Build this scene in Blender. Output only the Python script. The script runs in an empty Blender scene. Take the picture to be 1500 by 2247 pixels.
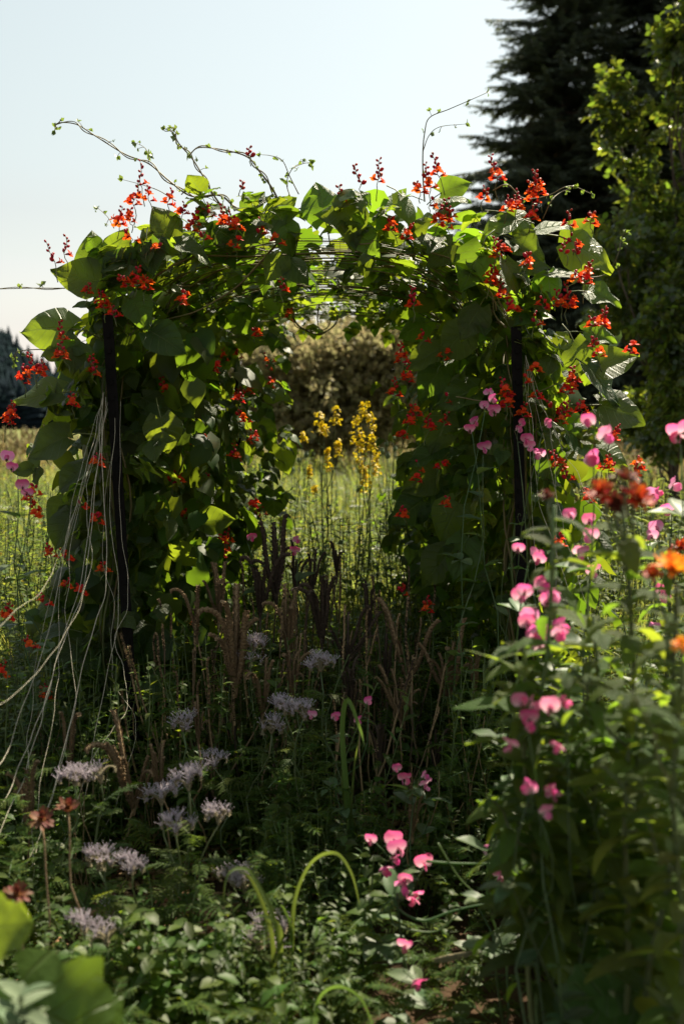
import bpy, math, random
import numpy as np
from mathutils import Vector as V, Matrix, noise

random.seed(11)
NR = np.random.default_rng(5)
S = bpy.context.scene
COL = S.collection
rad = math.radians
def rnd(a, b): return random.uniform(a, b)

# ------------------------------------------------------------------ camera, sky, sun, exposure
CAM = V((0.0, -3.6, 1.4)); PITCH = 5.06; LENS = 35.0
FPX = LENS / 36.0 * 2247.0
cd = bpy.data.cameras.new('camera'); cam = bpy.data.objects.new('camera', cd); COL.objects.link(cam)
cam.location = CAM; cam.rotation_euler = (rad(90 - PITCH), 0, 0)
cd.lens = LENS; cd.sensor_fit = 'VERTICAL'; cd.sensor_height = 36; cd.sensor_width = 24
cd.clip_start = 0.05; cd.clip_end = 3000
cd.dof.use_dof = True; cd.dof.focus_distance = 3.75; cd.dof.aperture_fstop = 2.4
S.camera = cam

SUN_AZ, SUN_EL = 33.0, 54.0            # azimuth from the view direction (+y) towards the right (+x)
sdir = V((math.sin(rad(SUN_AZ)) * math.cos(rad(SUN_EL)), math.cos(rad(SUN_AZ)) * math.cos(rad(SUN_EL)), math.sin(rad(SUN_EL))))
w = bpy.data.worlds.new('World'); S.world = w; w.use_nodes = True
wn = w.node_tree.nodes; bg = wn['Background']
sky = wn.new('ShaderNodeTexSky'); sky.sky_type = 'NISHITA'; sky.sun_disc = False
sky.sun_elevation = rad(SUN_EL); sky.sun_rotation = rad(SUN_AZ)
sky.air_density = 1.75; sky.dust_density = 1.1; sky.ozone_density = 0.0
hs = wn.new('ShaderNodeHueSaturation'); hs.inputs['Saturation'].default_value = 0.38; hs.inputs['Hue'].default_value = 0.455     # thin even haze over the whole sky
w.node_tree.links.new(sky.outputs[0], hs.inputs['Color']); w.node_tree.links.new(hs.outputs[0], bg.inputs[0]); bg.inputs[1].default_value = 0.050
sl = bpy.data.lights.new('sun', 'SUN'); sl.energy = 5.0; sl.angle = rad(0.55); sl.color = (1.0, 0.90, 0.69)
so = bpy.data.objects.new('sun', sl); COL.objects.link(so)
so.rotation_euler = sdir.to_track_quat('Z', 'Y').to_euler()
S.view_settings.view_transform = 'Standard'; S.view_settings.look = 'None'
S.view_settings.gamma = 1.0; S.view_settings.exposure = 1.42
S.cycles.max_bounces = 8; S.cycles.transparent_max_bounces = 6

# ------------------------------------------------------------------ helpers
_cp, _sp = math.cos(rad(PITCH)), math.sin(rad(PITCH))
FWD, UP, RIGHT = V((0, _cp, -_sp)), V((0, _sp, _cp)), V((1, 0, 0))
def P(px, py, Y):
    """world point on the photograph's ray (px, py) at the depth plane y = Y"""
    d = FWD + RIGHT * ((px - 750.0) / FPX) + UP * ((1123.5 - py) / FPX)
    return CAM + d * ((Y - CAM.y) / d.y)
def mpx(px, Y): return px * (Y - CAM.y) / FPX      # size of px pixels at depth Y

def ground_z(x, y):
    return 0.05 * noise.noise((x * 0.5, y * 0.5, 3.1)) * min(1.0, 0.3 + abs(y) * 0.05) + 0.012 * max(0.0, y - 6.0) * 0.5

class MB:
    def __init__(self): self.v = []; self.f = []; self.m = []; self.uv = []
    def add(self, verts, faces, mat=0, uv=None):
        o = len(self.v); self.v += [tuple(p) for p in verts]
        self.uv += uv if uv else [(0.0, 0.5)] * len(verts)
        self.f += [tuple(i + o for i in f) for f in faces]; self.m += [mat] * len(faces)
    def tube(self, pts, r0, r1=None, sides=5, mat=0, cap=True):
        pts = [V(p) for p in pts]; r1 = r0 if r1 is None else r1; n = len(pts)
        t = (pts[1] - pts[0]).normalized(); a = t.orthogonal().normalized(); vs = []; uv = []
        for i, p in enumerate(pts):
            d = (pts[min(i + 1, n - 1)] - pts[max(i - 1, 0)])
            if d.length > 1e-9: t = d.normalized()
            a = (a - t * a.dot(t)); a = a.normalized() if a.length > 1e-6 else t.orthogonal().normalized()
            b = t.cross(a); q = i / (n - 1); r = r0 + (r1 - r0) * q
            for k in range(sides):
                an = 2 * math.pi * k / sides
                vs.append(p + (a * math.cos(an) + b * math.sin(an)) * r); uv.append((0.0, q))
        fs = [(i * sides + k, i * sides + (k + 1) % sides, (i + 1) * sides + (k + 1) % sides, (i + 1) * sides + k) for i in range(n - 1) for k in range(sides)]
        if cap: fs += [tuple(range(sides))[::-1], tuple((n - 1) * sides + k for k in range(sides))]
        self.add(vs, fs, mat, uv)
    def blade(self, M, L, W, wf, nl=7, nw=2, fold=0.25, droop=0.6, wave=0.0, lobe=0.0, mat=0, seed=0.0, cup=0.0):
        """leaf surface growing along +Y of M; wf(t) = relative half width; droop bends it towards -Z (radians in all)"""
        vs = []; uv = []; y = z = 0.0
        for i in range(nl + 1):
            t = i / nl; an = -droop * t
            if i: y += L / nl * math.cos(an); z += L / nl * math.sin(an)
            h = W * wf(t)
            for j in range(-nw, nw + 1):
                u = j / nw
                zz = z + fold * abs(u) * h - cup * h * u * u + wave * L * noise.noise((u * 1.4 + seed, t * 3.1 + seed * 1.7, seed)) * (0.3 + abs(u))
                yy = y - lobe * L * abs(u) ** 1.5 * (1 - t) ** 3
                vs.append(M @ V((u * h, yy, zz))); uv.append((u, t))
        c = 2 * nw + 1
        fs = [(i * c + j, i * c + j + 1, (i + 1) * c + j + 1, (i + 1) * c + j) for i in range(nl) for j in range(c - 1)]
        self.add(vs, fs, mat, uv)
    def ball(self, c, r, mat=0, sc=(1, 1, 1), seg=6, rings=4, M=None):
        vs = []; fs = []
        for i in range(rings + 1):
            th = math.pi * i / rings
            for k in range(seg):
                ph = 2 * math.pi * k / seg
                p = V((math.sin(th) * math.cos(ph) * r * sc[0], math.sin(th) * math.sin(ph) * r * sc[1], math.cos(th) * r * sc[2]))
                vs.append(V(c) + (M.to_3x3() @ p if M else p))
        for i in range(rings):
            for k in range(seg): fs.append((i * seg + k, (i + 1) * seg + k, (i + 1) * seg + (k + 1) % seg, i * seg + (k + 1) % seg))
        self.add(vs, fs, mat)
    def mesh(self, name, *mats, smooth=True):
        me = bpy.data.meshes.new(name); me.from_pydata(self.v, [], self.f)
        for m in mats: me.materials.append(m)
        if len(mats) > 1: me.polygons.foreach_set('material_index', self.m)
        if smooth: me.polygons.foreach_set('use_smooth', [True] * len(self.f))
        ul = me.uv_layers.new(name='UVMap')
        li = np.empty(len(me.loops), dtype=np.int32); me.loops.foreach_get('vertex_index', li)
        ul.data.foreach_set('uv', np.array(self.uv, dtype=np.float32)[li].ravel())
        me.update(); return me

def scatter(name, temps, mats, placements):
    """ONE mesh made of many transformed copies of template builders: placements = [(template index, Matrix)]"""
    data = []
    for t in temps:
        va = np.array(t.v, dtype=np.float32); tot = np.array([len(f) for f in t.f], dtype=np.int32)
        li = np.array([i for f in t.f for i in f], dtype=np.int32)
        data.append((va, tot, li, np.array(t.m, dtype=np.int32), np.array(t.uv, dtype=np.float32)))
    vs, ts, ls, ms, us = [], [], [], [], []; off = 0
    for k, M in placements:
        va, tot, li, m, uv = data[k]; A = np.array(M, dtype=np.float32)
        vs.append(va @ A[:3, :3].T + A[:3, 3]); ts.append(tot); ls.append(li + off); ms.append(m); us.append(uv[li]); off += len(va)
    vs = np.concatenate(vs); ts = np.concatenate(ts); ls = np.concatenate(ls); ms = np.concatenate(ms); us = np.concatenate(us)
    me = bpy.data.meshes.new(name)
    me.vertices.add(len(vs)); me.vertices.foreach_set('co', vs.ravel())
    me.loops.add(len(ls)); me.loops.foreach_set('vertex_index', ls)
    me.polygons.add(len(ts)); st = np.zeros(len(ts), dtype=np.int32); st[1:] = np.cumsum(ts)[:-1]
    me.polygons.foreach_set('loop_start', st)
    for m in mats: me.materials.append(m)
    me.polygons.foreach_set('material_index', ms)
    me.polygons.foreach_set('use_smooth', np.ones(len(ts), dtype=bool))
    me.uv_layers.new(name='UVMap').data.foreach_set('uv', us.ravel())
    me.update(calc_edges=True); me.validate(); return me

WM = {}
def tag(o, label=None, cat=None, group=None, kind=None):
    for k, v in (('label', label), ('category', cat), ('group', group), ('kind', kind)):
        if v: o[k] = v
    return o
def thing(name, label, cat, loc, group=None):
    o = bpy.data.objects.new(name, None); o.empty_display_size = 0.05; COL.objects.link(o)
    o.location = loc; WM[o] = Matrix.Translation(loc); return tag(o, label, cat, group)
def place(name, me, parent=None, M=None, **kw):
    o = bpy.data.objects.new(name, me); COL.objects.link(o); M = M or Matrix.Identity(4)
    if parent is not None:
        o.parent = parent; o.matrix_basis = WM[parent].inverted() @ M
    else: o.matrix_basis = M
    WM[o] = M; return tag(o, **kw)
def frame(p, d, n, s=1.0):
    """matrix at p with +Y along d and +Z close to n"""
    y = V(d).normalized(); z = V(n) - y * V(n).dot(y)
    z = z.normalized() if z.length > 1e-5 else y.orthogonal().normalized()
    x = y.cross(z)
    return Matrix(((x.x * s, y.x * s, z.x * s, p[0]), (x.y * s, y.y * s, z.y * s, p[1]), (x.z * s, y.z * s, z.z * s, p[2]), (0, 0, 0, 1)))
def rvec(a=1.0):
    return V((random.gauss(0, 1), random.gauss(0, 1), random.gauss(0, 1))).normalized() * a
def spline(pts, n=6):
    """Catmull-Rom through pts"""
    pts = [V(p) for p in pts]; q = [pts[0] * 2 - pts[1]] + pts + [pts[-1] * 2 - pts[-2]]; out = []
    for i in range(1, len(q) - 2):
        for k in range(n):
            t = k / n; a, b, c, d = q[i - 1], q[i], q[i + 1], q[i + 2]
            out.append(0.5 * ((2 * b) + (c - a) * t + (2 * a - 5 * b + 4 * c - d) * t * t + (3 * b - a - 3 * c + d) * t ** 3))
    return out + [pts[-1]]
def wiggle(a, b, n=8, amp=0.03, sag=0.0):
    a, b = V(a), V(b); s = rnd(0, 99); out = []
    for i in range(n + 1):
        t = i / n; e = math.sin(math.pi * t)
        out.append(a.lerp(b, t) + V((noise.noise((t * 3, s, 0)), noise.noise((t * 3, s, 5)), 0.4 * noise.noise((t * 3, s, 9)))) * amp * 2 * e - V((0, 0, sag * e)))
    return out

# ------------------------------------------------------------------ materials
def N(nt, t, **kw):
    n = nt.nodes.new(t)
    for k, v in kw.items(): setattr(n, k, v)
    return n
def new_mat(name):
    m = bpy.data.materials.new(name); m.use_nodes = True; return m, m.node_tree, m.node_tree.nodes['Principled BSDF']
def mathn(nt, op, a, b=None, c=None):
    n = N(nt, 'ShaderNodeMath', operation=op)
    for i, x in enumerate((a, b, c)):
        if x is None: continue
        if isinstance(x, (int, float)): n.inputs[i].default_value = x
        else: nt.links.new(x, n.inputs[i])
    return n.outputs[0]
def foliage(name, base, trans, tw=0.42, rough=0.5, spec=0.4, var=0.35, hue=0.03, island=False, veins=0, nscale=9.0, bump=0.0, back=None):
    m, nt, p = new_mat(name); lk = nt.links.new
    if island: rn = N(nt, 'ShaderNodeNewGeometry').outputs['Random Per Island']
    else: rn = N(nt, 'ShaderNodeObjectInfo').outputs['Random']
    tc = N(nt, 'ShaderNodeTexCoord')
    nz = N(nt, 'ShaderNodeTexNoise'); nz.inputs['Scale'].default_value = nscale; nz.inputs['Detail'].default_value = 3
    lk(tc.outputs['Object'], nz.inputs['Vector'])
    val = mathn(nt, 'ADD', mathn(nt, 'MULTIPLY', rn, 2 * var), mathn(nt, 'MULTIPLY_ADD', nz.outputs[0], var, 1 - 1.5 * var))
    r2 = mathn(nt, 'FRACT', mathn(nt, 'MULTIPLY', rn, 17.3))
    hu = mathn(nt, 'MULTIPLY_ADD', r2, 2 * hue, 0.5 - hue)
    outs = []
    for c in (base, trans):
        h = N(nt, 'ShaderNodeHueSaturation'); h.inputs['Color'].default_value = (*c, 1); lk(val, h.inputs['Value']); lk(hu, h.inputs['Hue']); outs.append(h.outputs[0])
    if veins:
        uv = N(nt, 'ShaderNodeSeparateXYZ'); lk(tc.outputs['UV'], uv.inputs[0])
        au = mathn(nt, 'ABSOLUTE', uv.outputs[0])
        mid = mathn(nt, 'SUBTRACT', 1.0, mathn(nt, 'MULTIPLY', au, 16.0)); mid = mathn(nt, 'MAXIMUM', mid, 0.0)
        ph = mathn(nt, 'FRACT', mathn(nt, 'SUBTRACT', mathn(nt, 'MULTIPLY', uv.outputs[1], veins), mathn(nt, 'MULTIPLY', au, veins * 0.28)))
        sv = mathn(nt, 'MAXIMUM', mathn(nt, 'SUBTRACT', 1.0, mathn(nt, 'MULTIPLY', mathn(nt, 'ABSOLUTE', mathn(nt, 'SUBTRACT', ph, 0.5)), 9.0)), 0.0)
        ve = mathn(nt, 'MAXIMUM', mid, mathn(nt, 'MULTIPLY', sv, 0.7))
        for i in range(2):
            mx = N(nt, 'ShaderNodeMix', data_type='RGBA'); mx.inputs['B'].default_value = ((0.16, 0.22, 0.08, 1), (0.20, 0.28, 0.04, 1))[i]
            lk(mathn(nt, 'MULTIPLY', ve, 0.8), mx.inputs['Factor']); lk(outs[i], mx.inputs['A']); outs[i] = mx.outputs['Result']
        pil = mathn(nt, 'ABSOLUTE', mathn(nt, 'SUBTRACT', ph, 0.5))
        bp = N(nt, 'ShaderNodeBump'); bp.inputs['Strength'].default_value = 0.85; bp.inputs['Distance'].default_value = 0.006
        n2 = N(nt, 'ShaderNodeTexNoise'); n2.inputs['Scale'].default_value = 90; lk(tc.outputs['Object'], n2.inputs['Vector'])
        lk(mathn(nt, 'ADD', mathn(nt, 'SUBTRACT', mathn(nt, 'MULTIPLY', n2.outputs[0], 0.35), ve), mathn(nt, 'MULTIPLY', pil, -0.4)), bp.inputs['Height'])
        lk(bp.outputs[0], p.inputs['Normal'])
    elif bump:
        bp = N(nt, 'ShaderNodeBump'); bp.inputs['Strength'].default_value = bump; bp.inputs['Distance'].default_value = 0.004
        n2 = N(nt, 'ShaderNodeTexNoise'); n2.inputs['Scale'].default_value = 70; lk(tc.outputs['Object'], n2.inputs['Vector']); lk(n2.outputs[0], bp.inputs['Height']); lk(bp.outputs[0], p.inputs['Normal'])
    lk(outs[0], p.inputs['Base Color']); p.inputs['Roughness'].default_value = rough; p.inputs['Specular IOR Level'].default_value = spec
    tr = N(nt, 'ShaderNodeBsdfTranslucent'); lk(outs[1], tr.inputs[0])
    mx = N(nt, 'ShaderNodeMixShader'); mx.inputs[0].default_value = tw
    lk(p.outputs[0], mx.inputs[1]); lk(tr.outputs[0], mx.inputs[2]); lk(mx.outputs[0], nt.nodes['Material Output'].inputs[0])
    return m
def solid(name, c1, c2, rough=0.7, scale=20, spec=0.3, bump=0.3, metallic=0.0, island=False):
    m, nt, p = new_mat(name); lk = nt.links.new
    tc = N(nt, 'ShaderNodeTexCoord'); nz = N(nt, 'ShaderNodeTexNoise'); nz.inputs['Scale'].default_value = scale; nz.inputs['Detail'].default_value = 6
    lk(tc.outputs['Object'], nz.inputs['Vector'])
    mx = N(nt, 'ShaderNodeMix', data_type='RGBA'); mx.inputs['A'].default_value = (*c1, 1); mx.inputs['B'].default_value = (*c2, 1)
    fac = nz.outputs[0]
    if island: fac = mathn(nt, 'MULTIPLY_ADD', nz.outputs[0], 0.5, mathn(nt, 'MULTIPLY_ADD', N(nt, 'ShaderNodeNewGeometry').outputs['Random Per Island'], 1.2, -0.35))
    lk(fac, mx.inputs['Factor']); lk(mx.outputs['Result'], p.inputs['Base Color'])
    bp = N(nt, 'ShaderNodeBump'); bp.inputs['Strength'].default_value = bump; bp.inputs['Distance'].default_value = 0.01; lk(nz.outputs[0], bp.inputs['Height']); lk(bp.outputs[0], p.inputs['Normal'])
    p.inputs['Roughness'].default_value = rough; p.inputs['Specular IOR Level'].default_value = spec; p.inputs['Metallic'].default_value = metallic
    return m

M_bean = foliage('bean_leaf', (0.030, 0.058, 0.013), (0.28, 0.40, 0.018), tw=0.46, rough=0.40, spec=0.42, var=0.32, hue=0.025, veins=6)
M_beanmass = foliage('bean_leaf_mass', (0.028, 0.052, 0.012), (0.25, 0.36, 0.016), tw=0.44, rough=0.5, spec=0.25, var=0.32, island=True)
M_beanstem = foliage('bean_stem', (0.10, 0.13, 0.035), (0.12, 0.16, 0.02), tw=0.15, var=0.3)
M_woodstem = solid('dry_vine', (0.10, 0.075, 0.035), (0.17, 0.15, 0.06), rough=0.6)
M_scarlet = foliage('scarlet_petal', (0.74, 0.055, 0.012), (0.88, 0.13, 0.018), tw=0.46, rough=0.5, spec=0.2, var=0.12, hue=0.012)
M_bud = foliage('scarlet_bud', (0.42, 0.012, 0.018), (0.5, 0.02, 0.025), tw=0.25, rough=0.5, spec=0.2, var=0.2, hue=0.012)
M_post = solid('post_steel', (0.005, 0.005, 0.005), (0.010, 0.009, 0.008), rough=0.85, scale=30, spec=0.08)
M_wire = solid('wire', (0.05, 0.045, 0.035), (0.12, 0.10, 0.07), rough=0.45, metallic=0.3)
M_twine = solid('twine', (0.30, 0.27, 0.20), (0.50, 0.46, 0.36), rough=0.9, scale=60, bump=0.6)
M_fern = foliage('fern_leaf', (0.045, 0.072, 0.014), (0.25, 0.35, 0.03), tw=0.45, rough=0.6, spec=0.2, var=0.4)
M_fernmass = foliage('fern_leaf_mass', (0.038, 0.062, 0.013), (0.22, 0.31, 0.025), tw=0.45, rough=0.7, spec=0.08, var=0.5, island=True, nscale=3)
M_weed = foliage('weed_leaf', (0.04, 0.07, 0.012), (0.27, 0.38, 0.025), tw=0.45, rough=0.5, spec=0.3, var=0.45, island=True, nscale=4)
M_gstem = foliage('green_stem', (0.09, 0.12, 0.045), (0.1, 0.15, 0.03), tw=0.15, var=0.3)
M_lilac = foliage('lilac_petal', (0.52, 0.46, 0.51), (0.56, 0.50, 0.53), tw=0.4, rough=0.6, spec=0.2, var=0.15, hue=0.02)
M_coil = solid('hairy_coil', (0.13, 0.13, 0.07), (0.26, 0.20, 0.13), rough=0.9, scale=90, bump=0.7)
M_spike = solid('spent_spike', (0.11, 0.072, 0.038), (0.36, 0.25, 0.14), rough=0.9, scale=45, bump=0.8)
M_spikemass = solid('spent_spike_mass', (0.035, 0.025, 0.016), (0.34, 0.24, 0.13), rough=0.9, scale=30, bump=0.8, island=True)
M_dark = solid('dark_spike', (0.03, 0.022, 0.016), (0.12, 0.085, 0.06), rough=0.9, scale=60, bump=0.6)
M_pink = foliage('pink_petal', (0.68, 0.06, 0.26), (0.76, 0.11, 0.34), tw=0.45, rough=0.5, spec=0.2, var=0.22, hue=0.015, nscale=14)
M_pinkpale = foliage('pale_pink_petal', (0.74, 0.18, 0.40), (0.80, 0.25, 0.46), tw=0.45, rough=0.5, spec=0.2, var=0.2, hue=0.015, nscale=14)
for _m in (M_pink, M_pinkpale):
    _nt = _m.node_tree; _tc = N(_nt, 'ShaderNodeTexCoord'); _sp = N(_nt, 'ShaderNodeSeparateXYZ'); _nt.links.new(_tc.outputs['UV'], _sp.inputs[0])
    _f = mathn(_nt, 'MULTIPLY', mathn(_nt, 'POWER', mathn(_nt, 'SUBTRACT', 1.0, _sp.outputs[1]), 2.0), 0.75)
    for _n, _sock in ((_nt.nodes['Principled BSDF'], 'Base Color'), ([x for x in _nt.nodes if x.type == 'BSDF_TRANSLUCENT'][0], 'Color')):
        _src = _n.inputs[_sock].links[0].from_socket; _mx = N(_nt, 'ShaderNodeMix', data_type='RGBA'); _mx.inputs['B'].default_value = (0.85, 0.72, 0.72, 1)
        _nt.links.new(_f, _mx.inputs['Factor']); _nt.links.new(_src, _mx.inputs['A']); _nt.links.new(_mx.outputs['Result'], _n.inputs[_sock])
M_pea = foliage('pea_leaf', (0.07, 0.11, 0.05), (0.18, 0.28, 0.05), tw=0.38, rough=0.5, var=0.3)
M_lance = foliage('lance_leaf', (0.045, 0.076, 0.014), (0.27, 0.39, 0.025), tw=0.46, rough=0.5, spec=0.25, var=0.35, veins=8)
M_orange = foliage('orange_petal', (0.42, 0.055, 0.012), (0.50, 0.08, 0.015), tw=0.35, rough=0.5, var=0.25, hue=0.02)
M_amber = foliage('amber_petal', (0.80, 0.28, 0.02), (0.85, 0.32, 0.02), tw=0.35, rough=0.5, var=0.2, hue=0.02)
M_rust = foliage('rust_bract', (0.13, 0.04, 0.02), (0.15, 0.04, 0.02), tw=0.3, rough=0.6, var=0.3)
M_disc = solid('flower_disc', (0.16, 0.045, 0.012), (0.35, 0.12, 0.02), rough=0.9, scale=120, bump=0.8)
M_yellow = foliage('yellow_petal', (0.68, 0.50, 0.02), (0.7, 0.55, 0.02), tw=0.4, var=0.2, hue=0.015, island=True)
M_white = foliage('white_petal', (0.66, 0.66, 0.58), (0.6, 0.6, 0.5), tw=0.3, var=0.2, island=True)
M_grass = foliage('meadow_blade', (0.13, 0.15, 0.045), (0.34, 0.37, 0.07), tw=0.48, rough=0.5, var=0.4, hue=0.04, island=True, nscale=0.7)
M_dry = foliage('dry_blade', (0.20, 0.155, 0.06), (0.30, 0.23, 0.08), tw=0.4, rough=0.7, var=0.4, hue=0.03, island=True, nscale=0.7)
M_herb = foliage('herb_leaf', (0.07, 0.10, 0.025), (0.28, 0.36, 0.04), tw=0.45, rough=0.6, spec=0.15, var=0.4, hue=0.03, island=True, nscale=1.0)
M_blade = foliage('broad_grass_blade', (0.07, 0.105, 0.03), (0.20, 0.27, 0.04), tw=0.42, rough=0.5, spec=0.3, nscale=25, var=0.2)
M_squash = foliage('squash_leaf', (0.055, 0.115, 0.02), (0.22, 0.37, 0.025), tw=0.5, rough=0.5, var=0.15, veins=5)
M_sage = foliage('sage_leaf', (0.12, 0.165, 0.09), (0.16, 0.23, 0.09), tw=0.3, rough=0.7, var=0.2)
M_pod = foliage('poppy_pod', (0.16, 0.2, 0.11), (0.18, 0.22, 0.1), tw=0.15, var=0.25)
M_chip = solid('wood_chip', (0.17, 0.085, 0.04), (0.46, 0.29, 0.16), rough=0.9, scale=25, island=True)
M_needle = foliage('fir_needle', (0.052, 0.066, 0.042), (0.08, 0.10, 0.045), tw=0.3, rough=0.6, spec=0.25, var=0.45, island=True, nscale=0.5)
M_bark = solid('bark', (0.05, 0.035, 0.025), (0.12, 0.09, 0.07), rough=0.95, scale=6, bump=1.0)
M_fruitleaf = foliage('fruit_tree_leaf', (0.030, 0.052, 0.012), (0.24, 0.31, 0.025), tw=0.38, rough=0.34, spec=0.5, var=0.4, island=True, nscale=0.8)
M_russet = foliage('russet_leaf', (0.235, 0.21, 0.10), (0.36, 0.32, 0.155), tw=0.5, rough=0.6, var=0.5, hue=0.03, island=True, nscale=0.8)
M_farwood = foliage('far_wood_haze_blue', (0.012, 0.019, 0.022), (0.01, 0.016, 0.018), tw=0.1, rough=1.0, spec=0.0, var=0.4, island=True, nscale=0.05)  # distance haze is painted into the wood and hill colour as dark blue

# ------------------------------------------------------------------ ground and far setting
def build_ground():
    xs = sorted(set([-900, -500, -250, -120, -60, -30, 30, 60, 120, 250, 500, 900] + [i * 0.25 for i in range(-24, 25)] + [i for i in range(-20, 21, 2)]))
    ys = sorted(set([-30, -15, -8, 12, 16, 22, 30, 45, 70, 110, 180, 300, 600, 1500] + [i * 0.25 for i in range(-20, 41)]))
    b = MB(); nx = len(xs)
    vs = [(x, y, ground_z(x, min(y, 70))) for y in ys for x in xs]
    fs = [(j * nx + i, j * nx + i + 1, (j + 1) * nx + i + 1, (j + 1) * nx + i) for j in range(len(ys) - 1) for i in range(nx - 1)]
    b.add(vs, fs)
    m, nt, p = new_mat('soil_and_turf'); lk = nt.links.new
    geo = N(nt, 'ShaderNodeNewGeometry'); sp = N(nt, 'ShaderNodeSeparateXYZ'); lk(geo.outputs['Position'], sp.inputs[0])
    nz = N(nt, 'ShaderNodeTexNoise'); nz.inputs['Scale'].default_value = 14; nz.inputs['Detail'].default_value = 8; lk(geo.outputs['Position'], nz.inputs['Vector'])
    n2 = N(nt, 'ShaderNodeTexNoise'); n2.inputs['Scale'].default_value = 0.35; n2.inputs['Detail'].default_value = 5; lk(geo.outputs['Position'], n2.inputs['Vector'])
    soil = N(nt, 'ShaderNodeMix', data_type='RGBA'); soil.inputs['A'].default_value = (0.022, 0.014, 0.009, 1); soil.inputs['B'].default_value = (0.085, 0.052, 0.032, 1); lk(nz.outputs[0], soil.inputs['Factor'])
    turf = N(nt, 'ShaderNodeMix', data_type='RGBA'); turf.inputs['A'].default_value = (0.08, 0.12, 0.03, 1); turf.inputs['B'].default_value = (0.18, 0.16, 0.06, 1); lk(n2.outputs[0], turf.inputs['Factor'])
    fac = mathn(nt, 'MULTIPLY', mathn(nt, 'SUBTRACT', sp.outputs[1], 1.5), 0.4); cl = N(nt, 'ShaderNodeClamp'); lk(fac, cl.inputs[0])
    mx = N(nt, 'ShaderNodeMix', data_type='RGBA'); lk(cl.outputs[0], mx.inputs['Factor']); lk(soil.outputs['Result'], mx.inputs['A']); lk(turf.outputs['Result'], mx.inputs['B'])
    lk(mx.outputs['Result'], p.inputs['Base Color']); p.inputs['Roughness'].default_value = 1.0; p.inputs['Specular IOR Level'].default_value = 0.1
    bp = N(nt, 'ShaderNodeBump'); bp.inputs['Strength'].default_value = 0.8; bp.inputs['Distance'].default_value = 0.03; lk(nz.outputs[0], bp.inputs['Height']); lk(bp.outputs[0], p.inputs['Normal'])
    place('ground', b.mesh('ground', m), kind='structure', label='brown garden soil running back into a sunlit meadow', cat='ground')
build_ground()

def build_hill():
    b = MB(); n = 40; vs = []; fs = []
    def hz(x): return 30 * math.exp(-((x + 100) / 30) ** 2)
    for j, (y, k) in enumerate(((150, -0.2), (185, 0.8), (230, 1.0), (300, 0.3), (360, -0.2))):
        for i in range(n + 1):
            x = -420 + i * 10.5; vs.append((x, y, hz(x) * k - 0.6 + 1.5 * noise.noise((x * .02, y * .02, 1))))
    for j in range(4):
        for i in range(n): fs.append((j * (n + 1) + i, j * (n + 1) + i + 1, (j + 1) * (n + 1) + i + 1, (j + 1) * (n + 1) + i))
    b.add(vs, fs); place('hill', b.mesh('hill', M_farwood), kind='structure', label='dark wooded hill far off at the left edge', cat='hill')
    t = MB()
    for q in range(7):
        z0 = q * 1.15; r = 2.3 * (1 - q / 7.5)
        k = 7; ring = [V((math.cos(6.283 * a / k + q) * r * rnd(.75, 1.15), math.sin(6.283 * a / k + q) * r * rnd(.75, 1.15), z0 + rnd(-.3, .3))) for a in range(k)]
        t.add(ring + [V((0, 0, z0 + 2.4))], [(a, (a + 1) % k, k) for a in range(k)])
    pl = []
    for _ in range(2600):
        x = rnd(-150, -30); k = rnd(0, 1); y = 170 + 60 * k
        pl.append((0, Matrix.Translation((x, y, hz(x) * (0.45 + .55 * k) - 0.5)) @ Matrix.Rotation(rnd(0, 6), 4, 'Z') @ Matrix.Diagonal((1.3, 1.3, rnd(.55, .9), 1))))
    place('distant_wood', scatter('distant_wood', [t], [M_farwood], pl), kind='stuff', label='far dark conifer wood covering the hill at left', cat='wood')
build_hill()

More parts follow.
